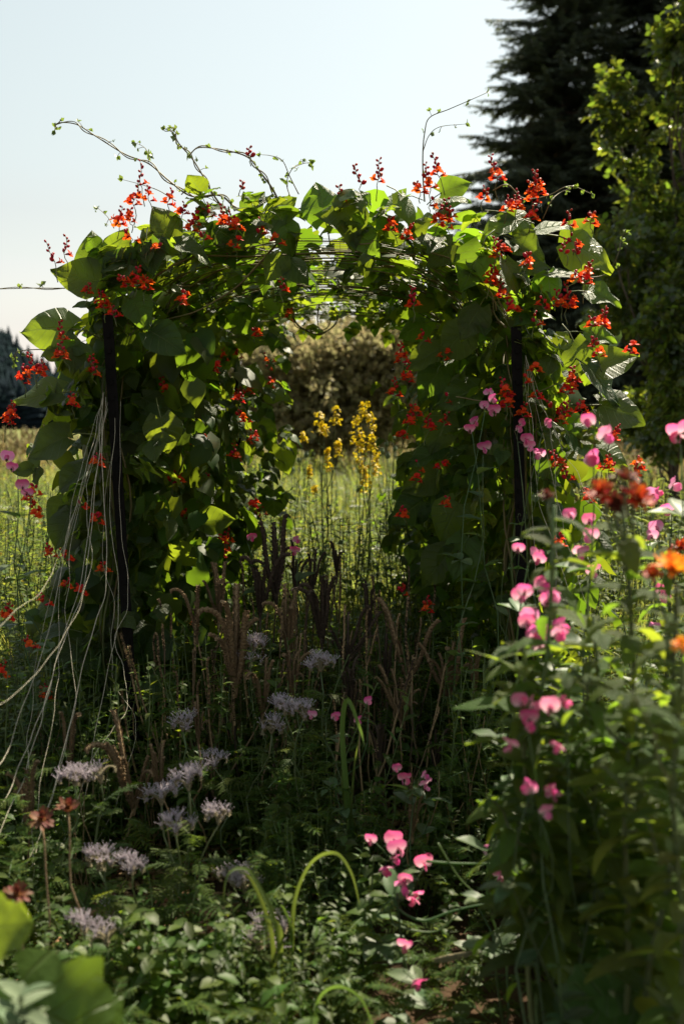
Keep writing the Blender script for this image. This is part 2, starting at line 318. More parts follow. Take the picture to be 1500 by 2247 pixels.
# conifers
def conifer(label, x, y, H, R, seed, dens=1.0):
    random.seed(seed); z0 = ground_z(x, y)
    r = thing('fir_tree', label, 'tree', (x, y, z0), 'tall dark firs behind the garden')
    b = MB(); b.tube([(x + 0.1 * noise.noise((k * .3, seed, 0)), y, z0 - 0.2 + (H + 0.2) * k / 9) for k in range(10)], 0.028 * H * 0.55, 0.03, 9)
    place('trunk', b.mesh('fir_trunk', M_bark), r)
    # a spray: a flat twig with drooping needle fringes
    temps = []
    for v in range(4):
        t = MB(); L = 1.0
        for k in range(13):
            q = k / 12; s = (1 if k % 2 else -1); ln = 0.42 * (1 - 0.75 * q) * rnd(.7, 1.2)
            base = V((0, q * L, -0.10 * q * q)); d = V((s * rnd(.7, 1.0), rnd(.5, .9), rnd(-.55, .12))).normalized()
            t.blade(frame(base, d, (0, 0, 1)), ln, 0.06, lambda a: max(0.12, math.sin(math.pi * (0.12 + .85 * a))), nl=2, nw=1, fold=-0.5, droop=rnd(.2, .7))
            if k % 2 == 0: t.blade(frame(base, (rnd(-.3, .3), rnd(.4, 1), -rnd(.3, 1)), (1, 0, 0)), ln * .8, 0.04, lambda a: max(.12, 1 - a), nl=2, nw=1, droop=.2)
        t.blade(frame((0, 0, 0), (0, 1, 0), (0, 0, 1)), L * 1.1, 0.04, lambda a: 1 - .8 * a, nl=3, nw=1, droop=.2)
        temps.append(t)
    pl = []; z = 0.10 * H; limbs = MB()
    while z < H * 0.985:
        q = z / H; rr = R * (1 - q) ** 0.85 * (0.55 + 0.45 * min(1, q * 5)) + 0.15
        nb = max(5, int(10 * dens))
        for a in range(nb):
            an = rnd(0, 6.283); ln = rr * rnd(.55, 1.12); up = 0.35 * (q - 0.45) + rnd(-.1, .1)
            if rnd(0, 1) < .12: ln *= 1.25
            d = V((math.cos(an), math.sin(an), up + rnd(-.2, .15))); p0 = V((x, y, z0 + z + rnd(-.3, .3)))
            pts = [p0 + d * (ln * k / 4) + V((0, 0, -0.10 * ln * (k / 4) ** 2 + 0.10 * ln * (k / 4) ** 4)) for k in range(5)]
            limbs.tube(pts, 0.012 * ln + 0.01, 0.006, 4, cap=False)
            m = max(4, int(ln * 4.6 * dens))
            for k in range(m):
                t = (k + 0.6) / m; i = min(3, int(t * 4)); p = pts[i].lerp(pts[i + 1], t * 4 - i)
                sgn = rnd(-1.1, 1.1); dd = V((math.cos(an + sgn), math.sin(an + sgn), up - .15 + rnd(-.25, .2)))
                if t > .9: dd = V((math.cos(an), math.sin(an), up + .1))
                pl.append((random.randrange(4), frame(p, dd, (rnd(-.3, .3), rnd(-.3, .3), 1), rnd(.65, 1.15) * (0.62 + 0.15 * ln))))
        z += 0.42 / dens * (1 - 0.3 * q)
    place('branchwork', limbs.mesh('fir_limbs', M_bark), r, kind='stuff')
    place('crown', scatter('fir_crown', temps, [M_needle], pl), r, kind='stuff')
k45 = P(1215, 930, 42)
conifer('tall dark fir rising at the right, its left side against the sky', k45.x, 42, 25.5, 6.4, 3)
k2 = P(1405, 930, 46)
k3 = P(1540, 930, 40)
conifer('dark fir beyond the right edge, closing the gap behind the leafy tree', k3.x, 40, 24, 6.5, 6)
conifer('tall dark fir at the right edge, half hidden by the leafy tree', k2.x, 46, 32, 8.0, 4)

def leaf_tree(name, label, group, x, y, blobs, leafmat, trunk_h, nleaf, lsize, seed, tr=0.09, limb_to=10):
    """blobs = [(centre, (rx,ry,rz), weight)]: crown volumes filled with leafy twigs; limbs run to the blobs"""
    random.seed(seed); z0 = ground_z(x, y); root = thing(name, label, 'tree' if 'tree' in name else 'bush', (x, y, z0), group)
    b = MB(); top = V((x, y, z0 + trunk_h)); b.tube(spline([(x, y, z0 - .15), (x + tr, y, z0 + trunk_h * .5), top], 4), tr, tr * .6, 8)
    lm = MB()
    for k in range(limb_to):
        c, r, _ = random.choice(blobs); e = V(c) + V((rnd(-.7, .7) * r[0], rnd(-.7, .7) * r[1], rnd(-.5, .8) * r[2]))
        s = V((x, y, z0 + trunk_h * rnd(.35, 1.0))); lm.tube(wiggle(s, e, 7, 0.25), tr * .35, 0.008, 5)
    place('trunk', b.mesh(name + '_trunk', M_bark), root); place('branchwork', lm.mesh(name + '_limbs', M_bark), root, kind='stuff')
    temps = []
    for v in range(5):          # a twig with leaves
        t = MB()
        t.tube([(0, 0, 0), (0, .5, .02), (0, 1.0, -.03)], .012, .006, 3, mat=1, cap=False)
        for k in range(9):
            q = (k + .7) / 9; s = 1 if k % 2 else -1
            d = V((s * rnd(.4, 1), rnd(.2, .9), rnd(-.5, .5))).normalized()
            t.blade(frame((0, q, 0), d, rvec() * .7 + V((0, 0, 1))), rnd(.30, .42), rnd(.10, .14), lambda a: math.sin(math.pi * min(1, (.06 + .94 * a)) ** .8) ** .8, nl=3, nw=1, fold=.3, droop=rnd(0, .6))
        temps.append(t)
    pl = []; tot = sum(bb[2] for bb in blobs)
    for c, r, wt in blobs:
        for _ in range(int(nleaf * wt / tot)):
            n = rvec(); q = rnd(.25, 1) ** .45 * (0.74 + .55 * noise.noise(n * 3.4 + V((seed, c[0] * 3, 0))))
            p = V((c[0] + n.x * r[0] * q, c[1] + n.y * r[1] * q, c[2] + n.z * r[2] * q))
            if p.z < z0 + .05: continue
            pl.append((random.randrange(5), frame(p, n + rvec(.8) + V((0, 0, .25)), rvec() + V((0, 0, .8)), lsize * rnd(.75, 1.25))))
    place('crown', scatter(name + '_crown', temps, [leafmat, M_bark], pl), root, kind='stuff')

a1 = P(1520, 930, 8.4)
def bl(px, py, Y, rx, rz, w, ry=None):
    c = P(px, py, Y); return (tuple(c), (mpx(rx, Y), ry or mpx(rx, Y), mpx(rz, Y)), w)
random.seed(19)
def boughs(n, x0, x1, y0, y1, Y, edge, r0, r1):
    out = []
    for _ in range(n):
        py = rnd(y0, y1); px = rnd(max(x0, edge(py)), x1); r = rnd(r0, r1); out.append(bl(px, py, Y + rnd(-1.2, .8), r * rnd(.8, 1.3), r * rnd(.7, 1.2), r * r / 1000.))
    return out
leaf_tree('fruit_tree', 'leafy green fruit tree at the upper right edge with sunlit leaf tips', None, a1.x, 8.4,
          boughs(40, 1330, 1660, -120, 640, 8.6, lambda y: 1450 - 70 * math.sin(y / 80. + 5.2), 18, 50) + [bl(1345, 205, 8.2, 24, 40, 1.0), bl(1360, 250, 8.2, 36, 26, 1.2), bl(1375, 330, 8.2, 34, 50, 1.3), bl(1400, 420, 8.2, 40, 40, 1.3)], M_fruitleaf, 2.6, 1700, .23, 21, limb_to=40)
a2 = P(1480, 930, 7.6)
leaf_tree('leafy_bush', 'dark leafy bush below the fruit tree at the right edge', None, a2.x, 7.6,
          boughs(44, 1300, 1580, 480, 960, 7.6, lambda y: 1390 - 50 * math.sin((y - 480) / 70.), 24, 62) + [bl(1315, 560, 7.4, 36, 40, 1.5), bl(1350, 700, 7.4, 50, 60, 2)], M_fruitleaf, 1.0, 2600, .20, 22, tr=.05, limb_to=16)
a3 = P(725, 930, 19)
leaf_tree('russet_bush', 'broad brownish bush seen through the arch opening', None, a3.x, 19,
          boughs(40, 470, 980, 720, 965, 19, lambda y: 470, 40, 75) + [bl(690, 850, 19, 220, 175, 90), bl(850, 850, 19, 190, 175, 70), bl(770, 830, 18.6, 120, 120, 40)], M_russet, 1.4, 15000, .20, 23, tr=.10)

# ------------------------------------------------------------------ meadow grass
def tuft(nb, h, wd, lean, seedhead=False):
    t = MB()
    for _ in range(nb):
        an = rnd(0, 6.283); p = V((rnd(-.08, .08), rnd(-.08, .08), 0)); d = V((math.cos(an) * lean * rnd(.2, 1), math.sin(an) * lean * rnd(.2, 1), 1))
        hh = h * rnd(.55, 1.1)
        t.blade(frame(p, d, (math.cos(an), math.sin(an), .3)), hh, wd, lambda a: max(.06, (1 - a) ** .7), nl=4, nw=1, fold=.3, droop=-rnd(.1, .9))
        if seedhead and rnd(0, 1) < .5:
            q = p + d.normalized() * hh * .9; t.tube([q, q + d.normalized() * .05, q + d.normalized() * .11], .007, .002, 4)
    return t
random.seed(31)
GT = [tuft(7, .42, .006, .35) for _ in range(4)]; DT = [tuft(6, .55, .005, .35, True) for _ in range(4)]
pl, pd = [], []
for _ in range(11500):
    y = 1.3 + 30 * rnd(0, 1) ** 2.2; hw = 0.42 * (y + 3.6) + .6; x = rnd(-hw, hw)
    g = noise.noise((x * .5, y * .3, 7)); s = rnd(.7, 1.3) * (1 + .02 * y)
    M = Matrix.Translation((x, y, ground_z(x, y))) @ Matrix.Rotation(rnd(0, 6), 4, 'Z') @ Matrix.Diagonal((s * (1 + y * .05), s * (1 + y * .05), s, 1))
    (pd if g + .04 * (y - 16) + (.2 if x > 2.6 else 0) > .30 else pl).append((random.randrange(4), M))
for _ in range(1500):      # left and right of the arch, nearer
    x = random.choice((rnd(-2.6, -1.25), rnd(-2.6, -1.25), rnd(1.2, 2.6))); y = rnd(-.6, 2.4); s = rnd(.7, 1.2)
    pl.append((random.randrange(4), Matrix.Translation((x, y, ground_z(x, y))) @ Matrix.Rotation(rnd(0, 6), 4, 'Z') @ Matrix.Scale(s, 4)))
HB = []
for k in range(4):
    t = MB(); hh = 1.0
    pts = wiggle((0, 0, 0), (rnd(-.12, .12), rnd(-.12, .12), hh), 6, .05); t.tube(pts, .005, .0025, 4, cap=False, mat=1)
    for j in range(22):
        q = .1 + .9 * j / 22; i = min(5, int(q * 6)); p = pts[i].lerp(pts[i + 1], q * 6 - i); an = rnd(0, 6.283)
        t.blade(frame(p, (math.cos(an), math.sin(an), rnd(.2, 1.1)), (0, 0, 1)), rnd(.06, .15) * (1.25 - .7 * q), rnd(.010, .018), lambda a: math.sin(math.pi * (.08 + .88 * a)), nl=3, nw=1, fold=.3, droop=rnd(.2, 1.1))
    HB.append(t)
ph = []
for _ in range(2300):
    y = 1.6 + 12 * rnd(0, 1) ** 1.7; x = rnd(-1, 1) * (.42 * (y + 3.6) + .3); sc = rnd(.4, 1.05)
    ph.append((random.randrange(4), Matrix.Translation((x, y, ground_z(x, y))) @ Matrix.Rotation(rnd(0, 6), 4, 'Z') @ Matrix.Scale(sc, 4)))
for _ in range(320):
    x = random.choice((rnd(-2.4, -1.1), rnd(-2.4, -1.1), rnd(1.0, 2.4))); y = rnd(-.7, 1.8)
    ph.append((random.randrange(4), Matrix.Translation((x, y, ground_z(x, y))) @ Matrix.Rotation(rnd(0, 6), 4, 'Z') @ Matrix.Scale(rnd(.35, .8), 4)))
place('meadow_herbs', scatter('meadow_herbs', HB, [M_herb, M_gstem], ph), kind='stuff', label='leafy wild herbs standing through the meadow grass', cat='herbs')
place('meadow_grass', scatter('meadow_grass', GT, [M_grass], pl), kind='stuff', label='sunlit yellow-green meadow grass behind the arch', cat='grass')
place('dry_grass', scatter('dry_grass', DT, [M_dry], pd), kind='stuff', label='tan dry seeding grass at the back of the meadow', cat='grass')
# tiny meadow blossom
fl = MB()
for k in range(6):
    an = k * 1.047; fl.blade(frame((0, 0, 0), (math.cos(an), math.sin(an), .15), (0, 0, 1)), .016, .008, lambda a: math.sin(math.pi * (.1 + .85 * a)), nl=2, nw=1)
cl = MB()
for k in range(9):
    o = V((rnd(-.05, .05), rnd(-.05, .05), rnd(-.012, .012)))
    for v, f in ((fl.v, fl.f),): cl.add([V(q) + o for q in v], f)
fw, fy = [], []
for _ in range(420):
    y = rnd(2.6, 13); x = rnd(-.45, .45) * (y + 3.6)
    fw.append((0, Matrix.Translation((x, y, ground_z(x, y) + rnd(.18, .5))) @ Matrix.Rotation(rnd(0, 6), 4, 'Z') @ Matrix.Scale(rnd(.6, 1.2), 4)))
for _ in range(160):
    y = rnd(2.6, 12); x = rnd(-.45, .45) * (y + 3.6)
    fy.append((0, Matrix.Translation((x, y, ground_z(x, y) + rnd(.2, .55))) @ Matrix.Rotation(rnd(0, 6), 4, 'Z') @ Matrix.Scale(rnd(.5, .9), 4)))
place('white_meadow_blossom', scatter('white_meadow_blossom', [cl], [M_white], fw), kind='stuff', label='tiny white blossom sprinkled through the meadow', cat='blossom')
place('yellow_meadow_blossom', scatter('yellow_meadow_blossom', [cl], [M_yellow], fy), kind='stuff', label='tiny yellow blossom sprinkled through the meadow', cat='blossom')

# ------------------------------------------------------------------ the arch
AX, AW, AH, AR, Y0, Y1 = -0.105, 0.735, 1.50, 0.55, -0.05, 2.6
def prof(s):
    """arch profile: s 0..1 from left foot over the top to right foot -> (x, z, outward normal)"""
    tot = AH * 2 + 2.05; d = s * tot
    if d < AH: return AX - AW, d, V((-1, 0, 0))
    if d > tot - AH: return AX + AW, tot - d, V((1, 0, 0))
    th = math.pi * (1 - (d - AH) / 2.05); c, sn = math.cos(th), math.sin(th)
    return AX + AW * math.copysign(abs(c) ** .72, c), AH + AR * abs(sn) ** .78, V((c * AR, 0, sn * AW)).normalized()
S_LEFT, S_RIGHT = AH / (AH * 2 + 2.05), 1 - AH / (AH * 2 + 2.05)
arch = thing('garden_arch', 'tunnel arch of wire mesh bent between dark steel posts, overgrown with beans', 'arch', (AX, 0, 0))
def post(px_t, py_t, px_b, py_b, Y):
    t = P(px_t, py_t, Y); q = P(px_b, py_b, Y); d = (q - t).normalized(); e = t + d * (t.z / -d.z + .12 / -d.z)
    b = MB(); u = -d; x = V((1, 0, 0)); x = (x - u * x.dot(u)).normalized(); yv = u.cross(x)
    sec = [(-.018, -.017), (.018, -.017), (.018, -.011), (.004, -.011), (.004, .02), (-.004, .02), (-.004, -.011), (-.018, -.011)]   # T section
    vs = [e + x * a + yv * c for a, c in sec] + [t + x * a + yv * c for a, c in sec]; n = len(sec)
    b.add(vs, [(k, (k + 1) % n, n + (k + 1) % n, n + k) for k in range(n)] + [tuple(range(n, 2 * n)), tuple(range(n))[::-1]])
    L = (t - e).length; k = .1
    while k < L - .05:          # studs
        c = e + u * k - yv * .0
        f = -yv if True else yv
        b.add([c + x * sx * .006 + yv * sy + u * sz for sx in (-1, 1) for sy in (-.024, -.015) for sz in (-.008, .008)], [(0, 1, 3, 2), (4, 6, 7, 5), (0, 4, 5, 1), (2, 3, 7, 6), (0, 2, 6, 4), (1, 5, 7, 3)]); k += .054
    place('post', b.mesh('steel_post', M_post, smooth=False), arch)
PY = -0.09
post(238, 690, 274, 1260, PY); post(1130, 718, 1142, 1270, PY)
post(520, 800, 528, 1150, Y1); post(955, 800, 950, 1150, Y1)
wire = MB(); y = Y0; rowi = 0
while y < Y1:
    pts = []; wob = rnd(-.01, .01)
    for i in range(41):
        x, z, n = prof(i / 40); sg = .02 * noise.noise((x * 2, y * 2, 4)); pts.append(V((x, y + wob + .012 * noise.noise((i * .3, y * 5, 1)), z)) + n * sg)
    wire.tube(pts, .0010, None, 3, cap=False); y += .055 if y < 1.2 else .075
for i in range(64):
    s = i / 63; x, z, n = prof(s)
    wire.tube([V((x, Y0 + (Y1 - Y0) * k / 8, z)) + n * .02 * noise.noise((x * 2, (Y0 + (Y1 - Y0) * k / 8) * 2, 4)) for k in range(9)], .0010, None, 3, cap=False)
place('wire_mesh', wire.mesh('wire_mesh', M_wire), arch, kind='stuff')

# ------------------------------------------------------------------ runner bean leaf, flower and bud meshes
def wbean(t):
    if t <= .28: return (.30 + .70 * (t / .28)) ** .7
    q = (t - .28) / .72; return max(0.0, (1 - q ** 1.45) * (1 - .22 * q ** 3))
BEAN = []
random.seed(41)
for k in range(10):
    b = MB(); L = 1.0
    b.blade(Matrix.Identity(4), L, rnd(.43, .52), wbean, nl=8, nw=3, fold=rnd(-.15, .5), droop=rnd(.1, 1.0), wave=rnd(.08, .20), lobe=.16, seed=k * 3.3, cup=rnd(-.1, .25))
    b.tube([(0, .03, 0), (rnd(-.05, .05), -.22, -.05), (rnd(-.1, .1), -.5, -.25)], .014, .017, 4, mat=1, cap=False)
    BEAN.append(b.mesh('bean_leaf', M_bean, M_beanstem))
def petal(b, M, L, W, droop, cup, mat=0): b.blade(M, L, W, lambda t: math.sin(math.pi * (.10 + .80 * t)) ** .7, nl=3, nw=2, fold=0, droop=droop, cup=cup, mat=mat)
BFL = []                       # open scarlet flower: reflexed standard, two broad wings, coiled keel, calyx; +Y away from the stalk
for k in range(3):
    b = MB()
    petal(b, frame((0, .004, 0), (0, .55, 1), (0, -1, .3)), .014, .010, rnd(-1.2, -.5), .3)
    for s in (-1, 1): petal(b, frame((0, .005, 0), (s * .85, .8, -.1), (-s * .3, .2, 1)), .017, .0095, rnd(.2, .8), rnd(-.4, .4))
    b.tube([(0, 0, 0), (0, .007, -.002), (0, .012, .001), (.002, .012, .005)], .0032, .002, 5)
    b.tube([(0, -.008, 0), (0, -.003, 0), (0, .004, 0)], .0015, .0042, 6, mat=1)
    BFL.append(b.mesh('bean_flower', M_scarlet, M_bud))
BBD = []
for k in range(2):
    b = MB(); b.ball((0, .005, 0), .0042, 0, (1, 1.9, 1.25), 6, 5); b.tube([(0, -.006, 0), (0, .001, 0)], .001, .0022, 5, mat=1); BBD.append(b.mesh('bean_bud', M_bud, M_beanstem))

def vine(label): return thing('runner_bean_vine', label, 'bean vine', (0, 0, 0), 'bean vines on the arch')
V_ = {}
def newvine(key, label, x, y):
    o = thing('runner_bean_vine', label, 'bean vine', (x, y, 0), 'bean vines on the arch'); V_[key] = o
newvine('LF', 'scarlet runner bean vine around the left front post, with leaves poking out leftwards', AX - AW, 0.0)
newvine('LM', 'dense bean vine on the inner left side wall of the arch', AX - AW, 1.1)
newvine('LB', 'bean vine at the far end of the left side wall, sunlit at the opening', AX - AW, 2.1)
newvine('RF', 'scarlet runner bean vine around the right front post, with pale glinting leaves', AX + AW, 0.0)
newvine('RM', 'dark shaded bean vine on the inner right side wall of the arch', AX + AW, 1.1)
newvine('RB', 'shaded bean vine at the far end of the right side wall by the opening', AX + AW, 2.1)
newvine('TL', 'bean vine over the top left shoulder with long bare shoots reaching into the sky', AX - AW, 0.4)
newvine('TR', 'bean vine over the top right shoulder with many orange-red flower spikes', AX + AW, 0.4)
newvine('TC', 'bean vine across the crown of the arch with broad sunlit leaves', AX + AW, 0.9)

PL0, PL1, PR0, PR1 = P(238, 690, PY), P(274, 1260, PY), P(1130, 718, PY), P(1142, 1270, PY)
def hides_post(p, d, L):
    d = V(d).normalized()
    for k in (0, .35, .7, 1.0):
        q = p + d * L * k
        if q.y > PY + .03: continue
        for a, b, zlo in ((PL0, PL1, .78), (PR0, PR1, .95)):
            t = (a.z - q.z) / (a.z - b.z); x = a.x + (b.x - a.x) * t
            if zlo < q.z < a.z + .02 and abs(q.x - x) < .028 + L * .38: return True
    return False
def leafat(vk, p, d, n, L):
    if hides_post(p, d, L) and rnd(0, 1) < .8: p = p + V((0, PY + .17 - min(p.y, (p + V(d).normalized() * L).y), 0))
    place('leaf', random.choice(BEAN), V_[vk], frame(p, d, n, L))
random.seed(43)
def trio(vk, p, d, n, L):
    d = V(d).normalized(); n = V(n); sd = d.cross(n); sd = sd.normalized() if sd.length > 1e-4 else d.orthogonal().normalized()
    leafat(vk, p + d * L * .22, d + rvec(.15), n + rvec(.25), L)
    for k in (-1, 1): leafat(vk, p, d * rnd(.1, .45) + sd * k, n + rvec(.3) + sd * k * rnd(-.1, .35), L * rnd(.75, .95))
def wall_leaf(side, key, y, z, inward, off, L):
    sg = -1 if side == 'L' else 1
    x = AX + sg * AW + (-sg if inward else sg) * off
    bul = 0.05 * noise.noise((y * 1.3, z * 2.0, 8 if side == 'L' else 17))
    x += -sg * bul * 2
    out = V((-sg if inward else sg, 0, 0))
    n = out * rnd(.4, 1.1) + V((0, -.35 if y < .35 else -.1, rnd(.35, 1.0))) + rvec(.85)
    d = out * rnd(.2, .9) + V((rnd(-.4, .4), rnd(-.6, .4), rnd(-1.1, -.1))) + (V((0, -.5, 0)) if y < .2 else V())
    trio(key, V((x, y, z)), d, n, L)
for side in 'LR':
    for key, ya, yb, cnt, fr in (('F', -.16, .55, 60, .5), ('M', .45, 1.6, 95, .75), ('B', 1.5, 2.75, 95, .78)):
        for _ in range(cnt):
            y = rnd(ya, yb); z = rnd(.18, 1.72); inward = rnd(0, 1) < fr
            if z < .75 and rnd(0, 1) < .35: z = rnd(.75, 1.7)
            off = abs(random.gauss(0, .10)) + .02
            if inward and key != 'F': off += max(0, (.24 if side == 'L' else .17) * math.sin(min(1.0, z / 1.6) * math.pi)) * rnd(.2, 1)
            if z < .7: off *= .6
            L = rnd(.048, .095)
            wall_leaf(side, side + key, y, z, inward, min(off, .46), L)
# front face leaves
for side, key, x0, x1 in (('L', 'LF', -1.02, -.62), ('R', 'RF', .46, .95)):
    sg = -1 if side == 'L' else 1
    for _ in range(34 if side == 'L' else 42):
        z = rnd(.25, 1.8); x = rnd(x0, x1); y = rnd(-.14, .05)
        if side == 'L' and abs(x + .82) < .06 and z < 1.75: y = rnd(.03, .12)
        if side == 'R' and abs(x - .63) < .06 and z > .9: y = rnd(.03, .12)
        trio(key, V((x, y, z)), V((rnd(-.5, .5) + sg * .25, rnd(-.7, -.1), rnd(-1, .1))), V((rnd(-.4, .4), -rnd(.2, .9), rnd(.4, 1))) + rvec(.6), rnd(.048, .092))
# roof leaves on top of the mesh
for _ in range(330):
    s = rnd(S_LEFT - .03, S_RIGHT + .03); x, z, n = prof(s)
    y = -.12 + 2.75 * rnd(0, 1) ** 2.1; u = abs((x - AX) / AW)
    off = rnd(.0, .17) * (1 if y < .9 else .7)
    p = V((x, y, z)) + n * off
    key = 'TL' if x < AX - .28 else 'TR' if x > AX + .25 else 'TC'
    if sum(1 for c in V_[key].children) > 285: continue
    d = n * rnd(-.1, .5) + V((rnd(-.9, .9), rnd(-.9, .3), rnd(-.7, .3))); nn = n * rnd(.3, 1) + V((0, -.35, .5)) + rvec(.8)
    trio(key, p, d, nn, rnd(.048, .095))
# the large leaves that make the outline: (vine, px, py, Y, length px, tip angle in the picture, tilt up, turn)
for vk, px, py, Y, L, an, tilt, turn in [
    ('TC', 705, 432, .0, 115, 100, 10, .1), ('TC', 595, 472, .0, 110, 195, 30, 0), ('TC', 770, 500, -.08, 118, -75, 20, .2), ('TC', 640, 520, -.05, 95, -60, 45, .2), ('TC', 660, 590, -.02, 85, -40, 30, .3),
    ('TC', 850, 445, .0, 90, 200, 60, 0), ('TC', 905, 462, -.05, 95, -55, 55, .3), ('TC', 600, 590, -.04, 80, -120, 25, .2), ('TC', 730, 470, -.03, 100, 160, 30, -.2), ('TC', 530, 520, -.06, 90, 200, 35, 0), ('TC', 810, 530, -.06, 90, -40, 20, 0), ('TC', 560, 440, .1, 70, 60, 30, 0),
    ('TL', 205, 548, -.08, 115, 95, 15, .1), ('TL', 165, 605, -.1, 125, 165, 10, .2), ('TL', 355, 480, -.05, 95, 120, 20, 0), ('TL', 430, 548, -.1, 105, -15, 65, .4), ('TL', 480, 505, -.02, 85, 150, 25, 0), ('TL', 330, 570, -.12, 90, -80, 45, -.3), ('TL', 265, 530, -.04, 80, 60, 20, .2), ('TL', 250, 600, -.1, 100, 230, 15, 0),
    ('LF', 90, 716, -.08, 150, 176, 15, 0), ('LF', 80, 868, -.15, 125, 188, 50, .2), ('LF', 95, 978, -.15, 125, 200, 20, -.3), ('LF', 195, 770, -.12, 100, -110, 20, .2), ('LF', 150, 1050, -.14, 110, 215, 40, -.4), ('LF', 130, 1170, -.14, 110, 240, 10, -.5), ('LF', 180, 860, -.1, 90, 210, 20, .3), ('LF', 310, 690, -.1, 90, -60, 30, .2), ('LF', 370, 750, -.06, 110, -30, 25, .2), ('LF', 330, 890, -.12, 110, -25, 45, .3), ('LF', 360, 960, -.1, 105, -80, 30, 0),
    ('LF', 365, 1510, -.1, 110, -25, 40, .2), ('LF', 340, 1420, -.06, 100, 200, 25, 0), ('LM', 450, 1215, .3, 110, 30, 20, 0), ('LM', 375, 1280, .2, 90, 200, 45, 0), ('LM', 480, 1140, .6, 85, 10, 20, .2),
    ('LB', 615, 865, 1.9, 75, -25, 40, .4), ('LB', 625, 1010, 1.8, 85, -70, 20, .1), ('LB', 560, 820, 1.8, 70, 70, 50, .5), ('LB', 590, 950, 1.9, 75, -45, 30, 0), ('LB', 560, 745, 1.7, 75, -10, 20, .3), ('LB', 600, 1110, 1.6, 80, -90, 20, 0), ('LB', 545, 700, 1.6, 70, 30, 20, .3),
    ('TR', 1035, 590, -.1, 125, -115, 30, .2), ('TR', 1085, 500, -.02, 105, 200, 50, .2), ('TR', 1125, 610, -.14, 95, -65, 55, .4), ('TR', 1300, 560, .0, 130, -35, 20, .2), ('TR', 1215, 488, .0, 95, 20, 60, .2), ('TR', 1245, 592, -.1, 105, 5, 65, .4), ('TR', 1000, 410, .1, 80, 20, 15, 0), ('TR', 1165, 545, -.08, 100, -30, 30, 0), ('TR', 965, 560, -.05, 90, 220, 20, 0), ('TR', 1275, 505, .05, 90, 45, 20, .2), ('TR', 1150, 480, .0, 100, -20, 30, 0), ('TR', 1210, 640, -.1, 100, -80, 20, .3),
    ('RF', 1155, 700, -.12, 135, -15, 50, .3), ('RF', 1235, 716, -.15, 115, -5, 60, .3), ('RF', 1350, 790, -.1, 120, 18, 40, .3), ('RF', 1325, 845, -.12, 130, -50, 40, .5), ('RF', 1375, 900, -.14, 135, -12, 25, .4), ('RF', 1320, 735, -.06, 90, -10, 30, .1), ('RF', 1030, 710, -.05, 100, 240, 40, 0), ('RF', 1265, 790, -.1, 100, -80, 30, .2), ('RF', 1190, 790, -.1, 90, -70, 30, 0), ('RF', 1290, 980, -.1, 110, -40, 30, .2), ('RF', 1350, 1000, -.1, 100, -20, 20, .2), ('RF', 1210, 1030, -.14, 110, -80, 45, .2), ('RF', 1330, 650, -.05, 95, -15, 40, .2),
    ('RM', 925, 785, .2, 110, 205, 55, .2), ('RM', 990, 750, .1, 110, 220, 30, 0), ('RM', 940, 840, .3, 110, 230, 30, .1), ('RM', 930, 1000, .3, 100, 200, 60, 0), ('RM', 1000, 870, .1, 120, 200, 45, 0), ('RM', 890, 1125, .5, 105, 215, 10, 0), ('RM', 950, 1250, .3, 120, 230, 30, 0), ('RM', 920, 1060, .5, 110, 200, 20, 0), ('RM', 980, 1150, .2, 120, 240, 30, 0), ('RM', 1010, 1230, .1, 120, 250, 30, 0), ('RM', 960, 960, .3, 110, 250, 30, 0),
    ('RB', 900, 720, 1.2, 80, 200, 30, 0), ('RB', 880, 930, 1.5, 80, 215, 30, 0), ('RB', 890, 1030, 1.2, 85, 220, 20, 0)]:
    Lm = mpx(L * .88, Y); a = rad(an); d = V((math.cos(a), -.15, math.sin(a))); tl = rad(tilt)
    n = V((turn, -math.cos(tl), math.sin(tl))); c = P(px, py, Y)
    leafat(vk, c - d.normalized() * Lm * .5, d, n, Lm)

# leaves too many to pick apart deep in the side walls
for side, sg in (('L', -1), ('R', 1)):
    tm = MB(); tm.blade(Matrix.Identity(4), 1, .54, wbean, nl=4, nw=2, fold=.1, droop=.6, wave=.08, lobe=.16)
    pls = []
    for _ in range(1350 if side == 'L' else 1500):
        y, z = rnd(.02, 2.7), rnd(.05, 1.75); x = AX + sg * (AW + (random.gauss(-.01, .13) if side == 'L' else random.gauss(.12, .11)))
        pls.append((0, frame((x, y, z), V((sg * rnd(-.6, .6), rnd(-.5, .5), -rnd(.2, 1))), V((sg * rnd(-1, 1), rnd(-.6, .3), rnd(.2, 1))), rnd(.09, .14))))
    place('inner_leaf_mass', scatter('inner_leaf_mass', [tm], [M_beanmass], pls), V_[side + 'M'], kind='stuff')

tm = MB(); tm.blade(Matrix.Identity(4), 1, .54, wbean, nl=4, nw=2, fold=.1, droop=.6, wave=.08, lobe=.16); pls = []
for _ in range(2200):
    x, z, n = prof(rnd(S_LEFT - .02, S_RIGHT + .02)); y = rnd(-.02, 2.75); p = V((x, y, z)) + n * rnd(-.01, .14)
    pls.append((0, frame(p, n * rnd(-.2, .4) + V((rnd(-1, 1), rnd(-1, 1), rnd(-.5, .3))), n + rvec(.7), rnd(.07, .12))))
pf = []
for _ in range(260): p = V((rnd(-1.0, -.5), rnd(.02, .35), rnd(.1, 1.75))); pf.append((0, frame(p, V((rnd(-1, 1), rnd(-.6, .3), -rnd(.2, 1))), V((rnd(-.7, .7), -rnd(.1, .9), rnd(.2, 1))), rnd(.07, .12))))
place('inner_leaf_mass', scatter('inner_leaf_mass', [tm], [M_beanmass], pf), V_['LF'], kind='stuff')
place('roof_leaf_mass', scatter('roof_leaf_mass', [tm], [M_beanmass], pls), V_['TC'], kind='stuff')
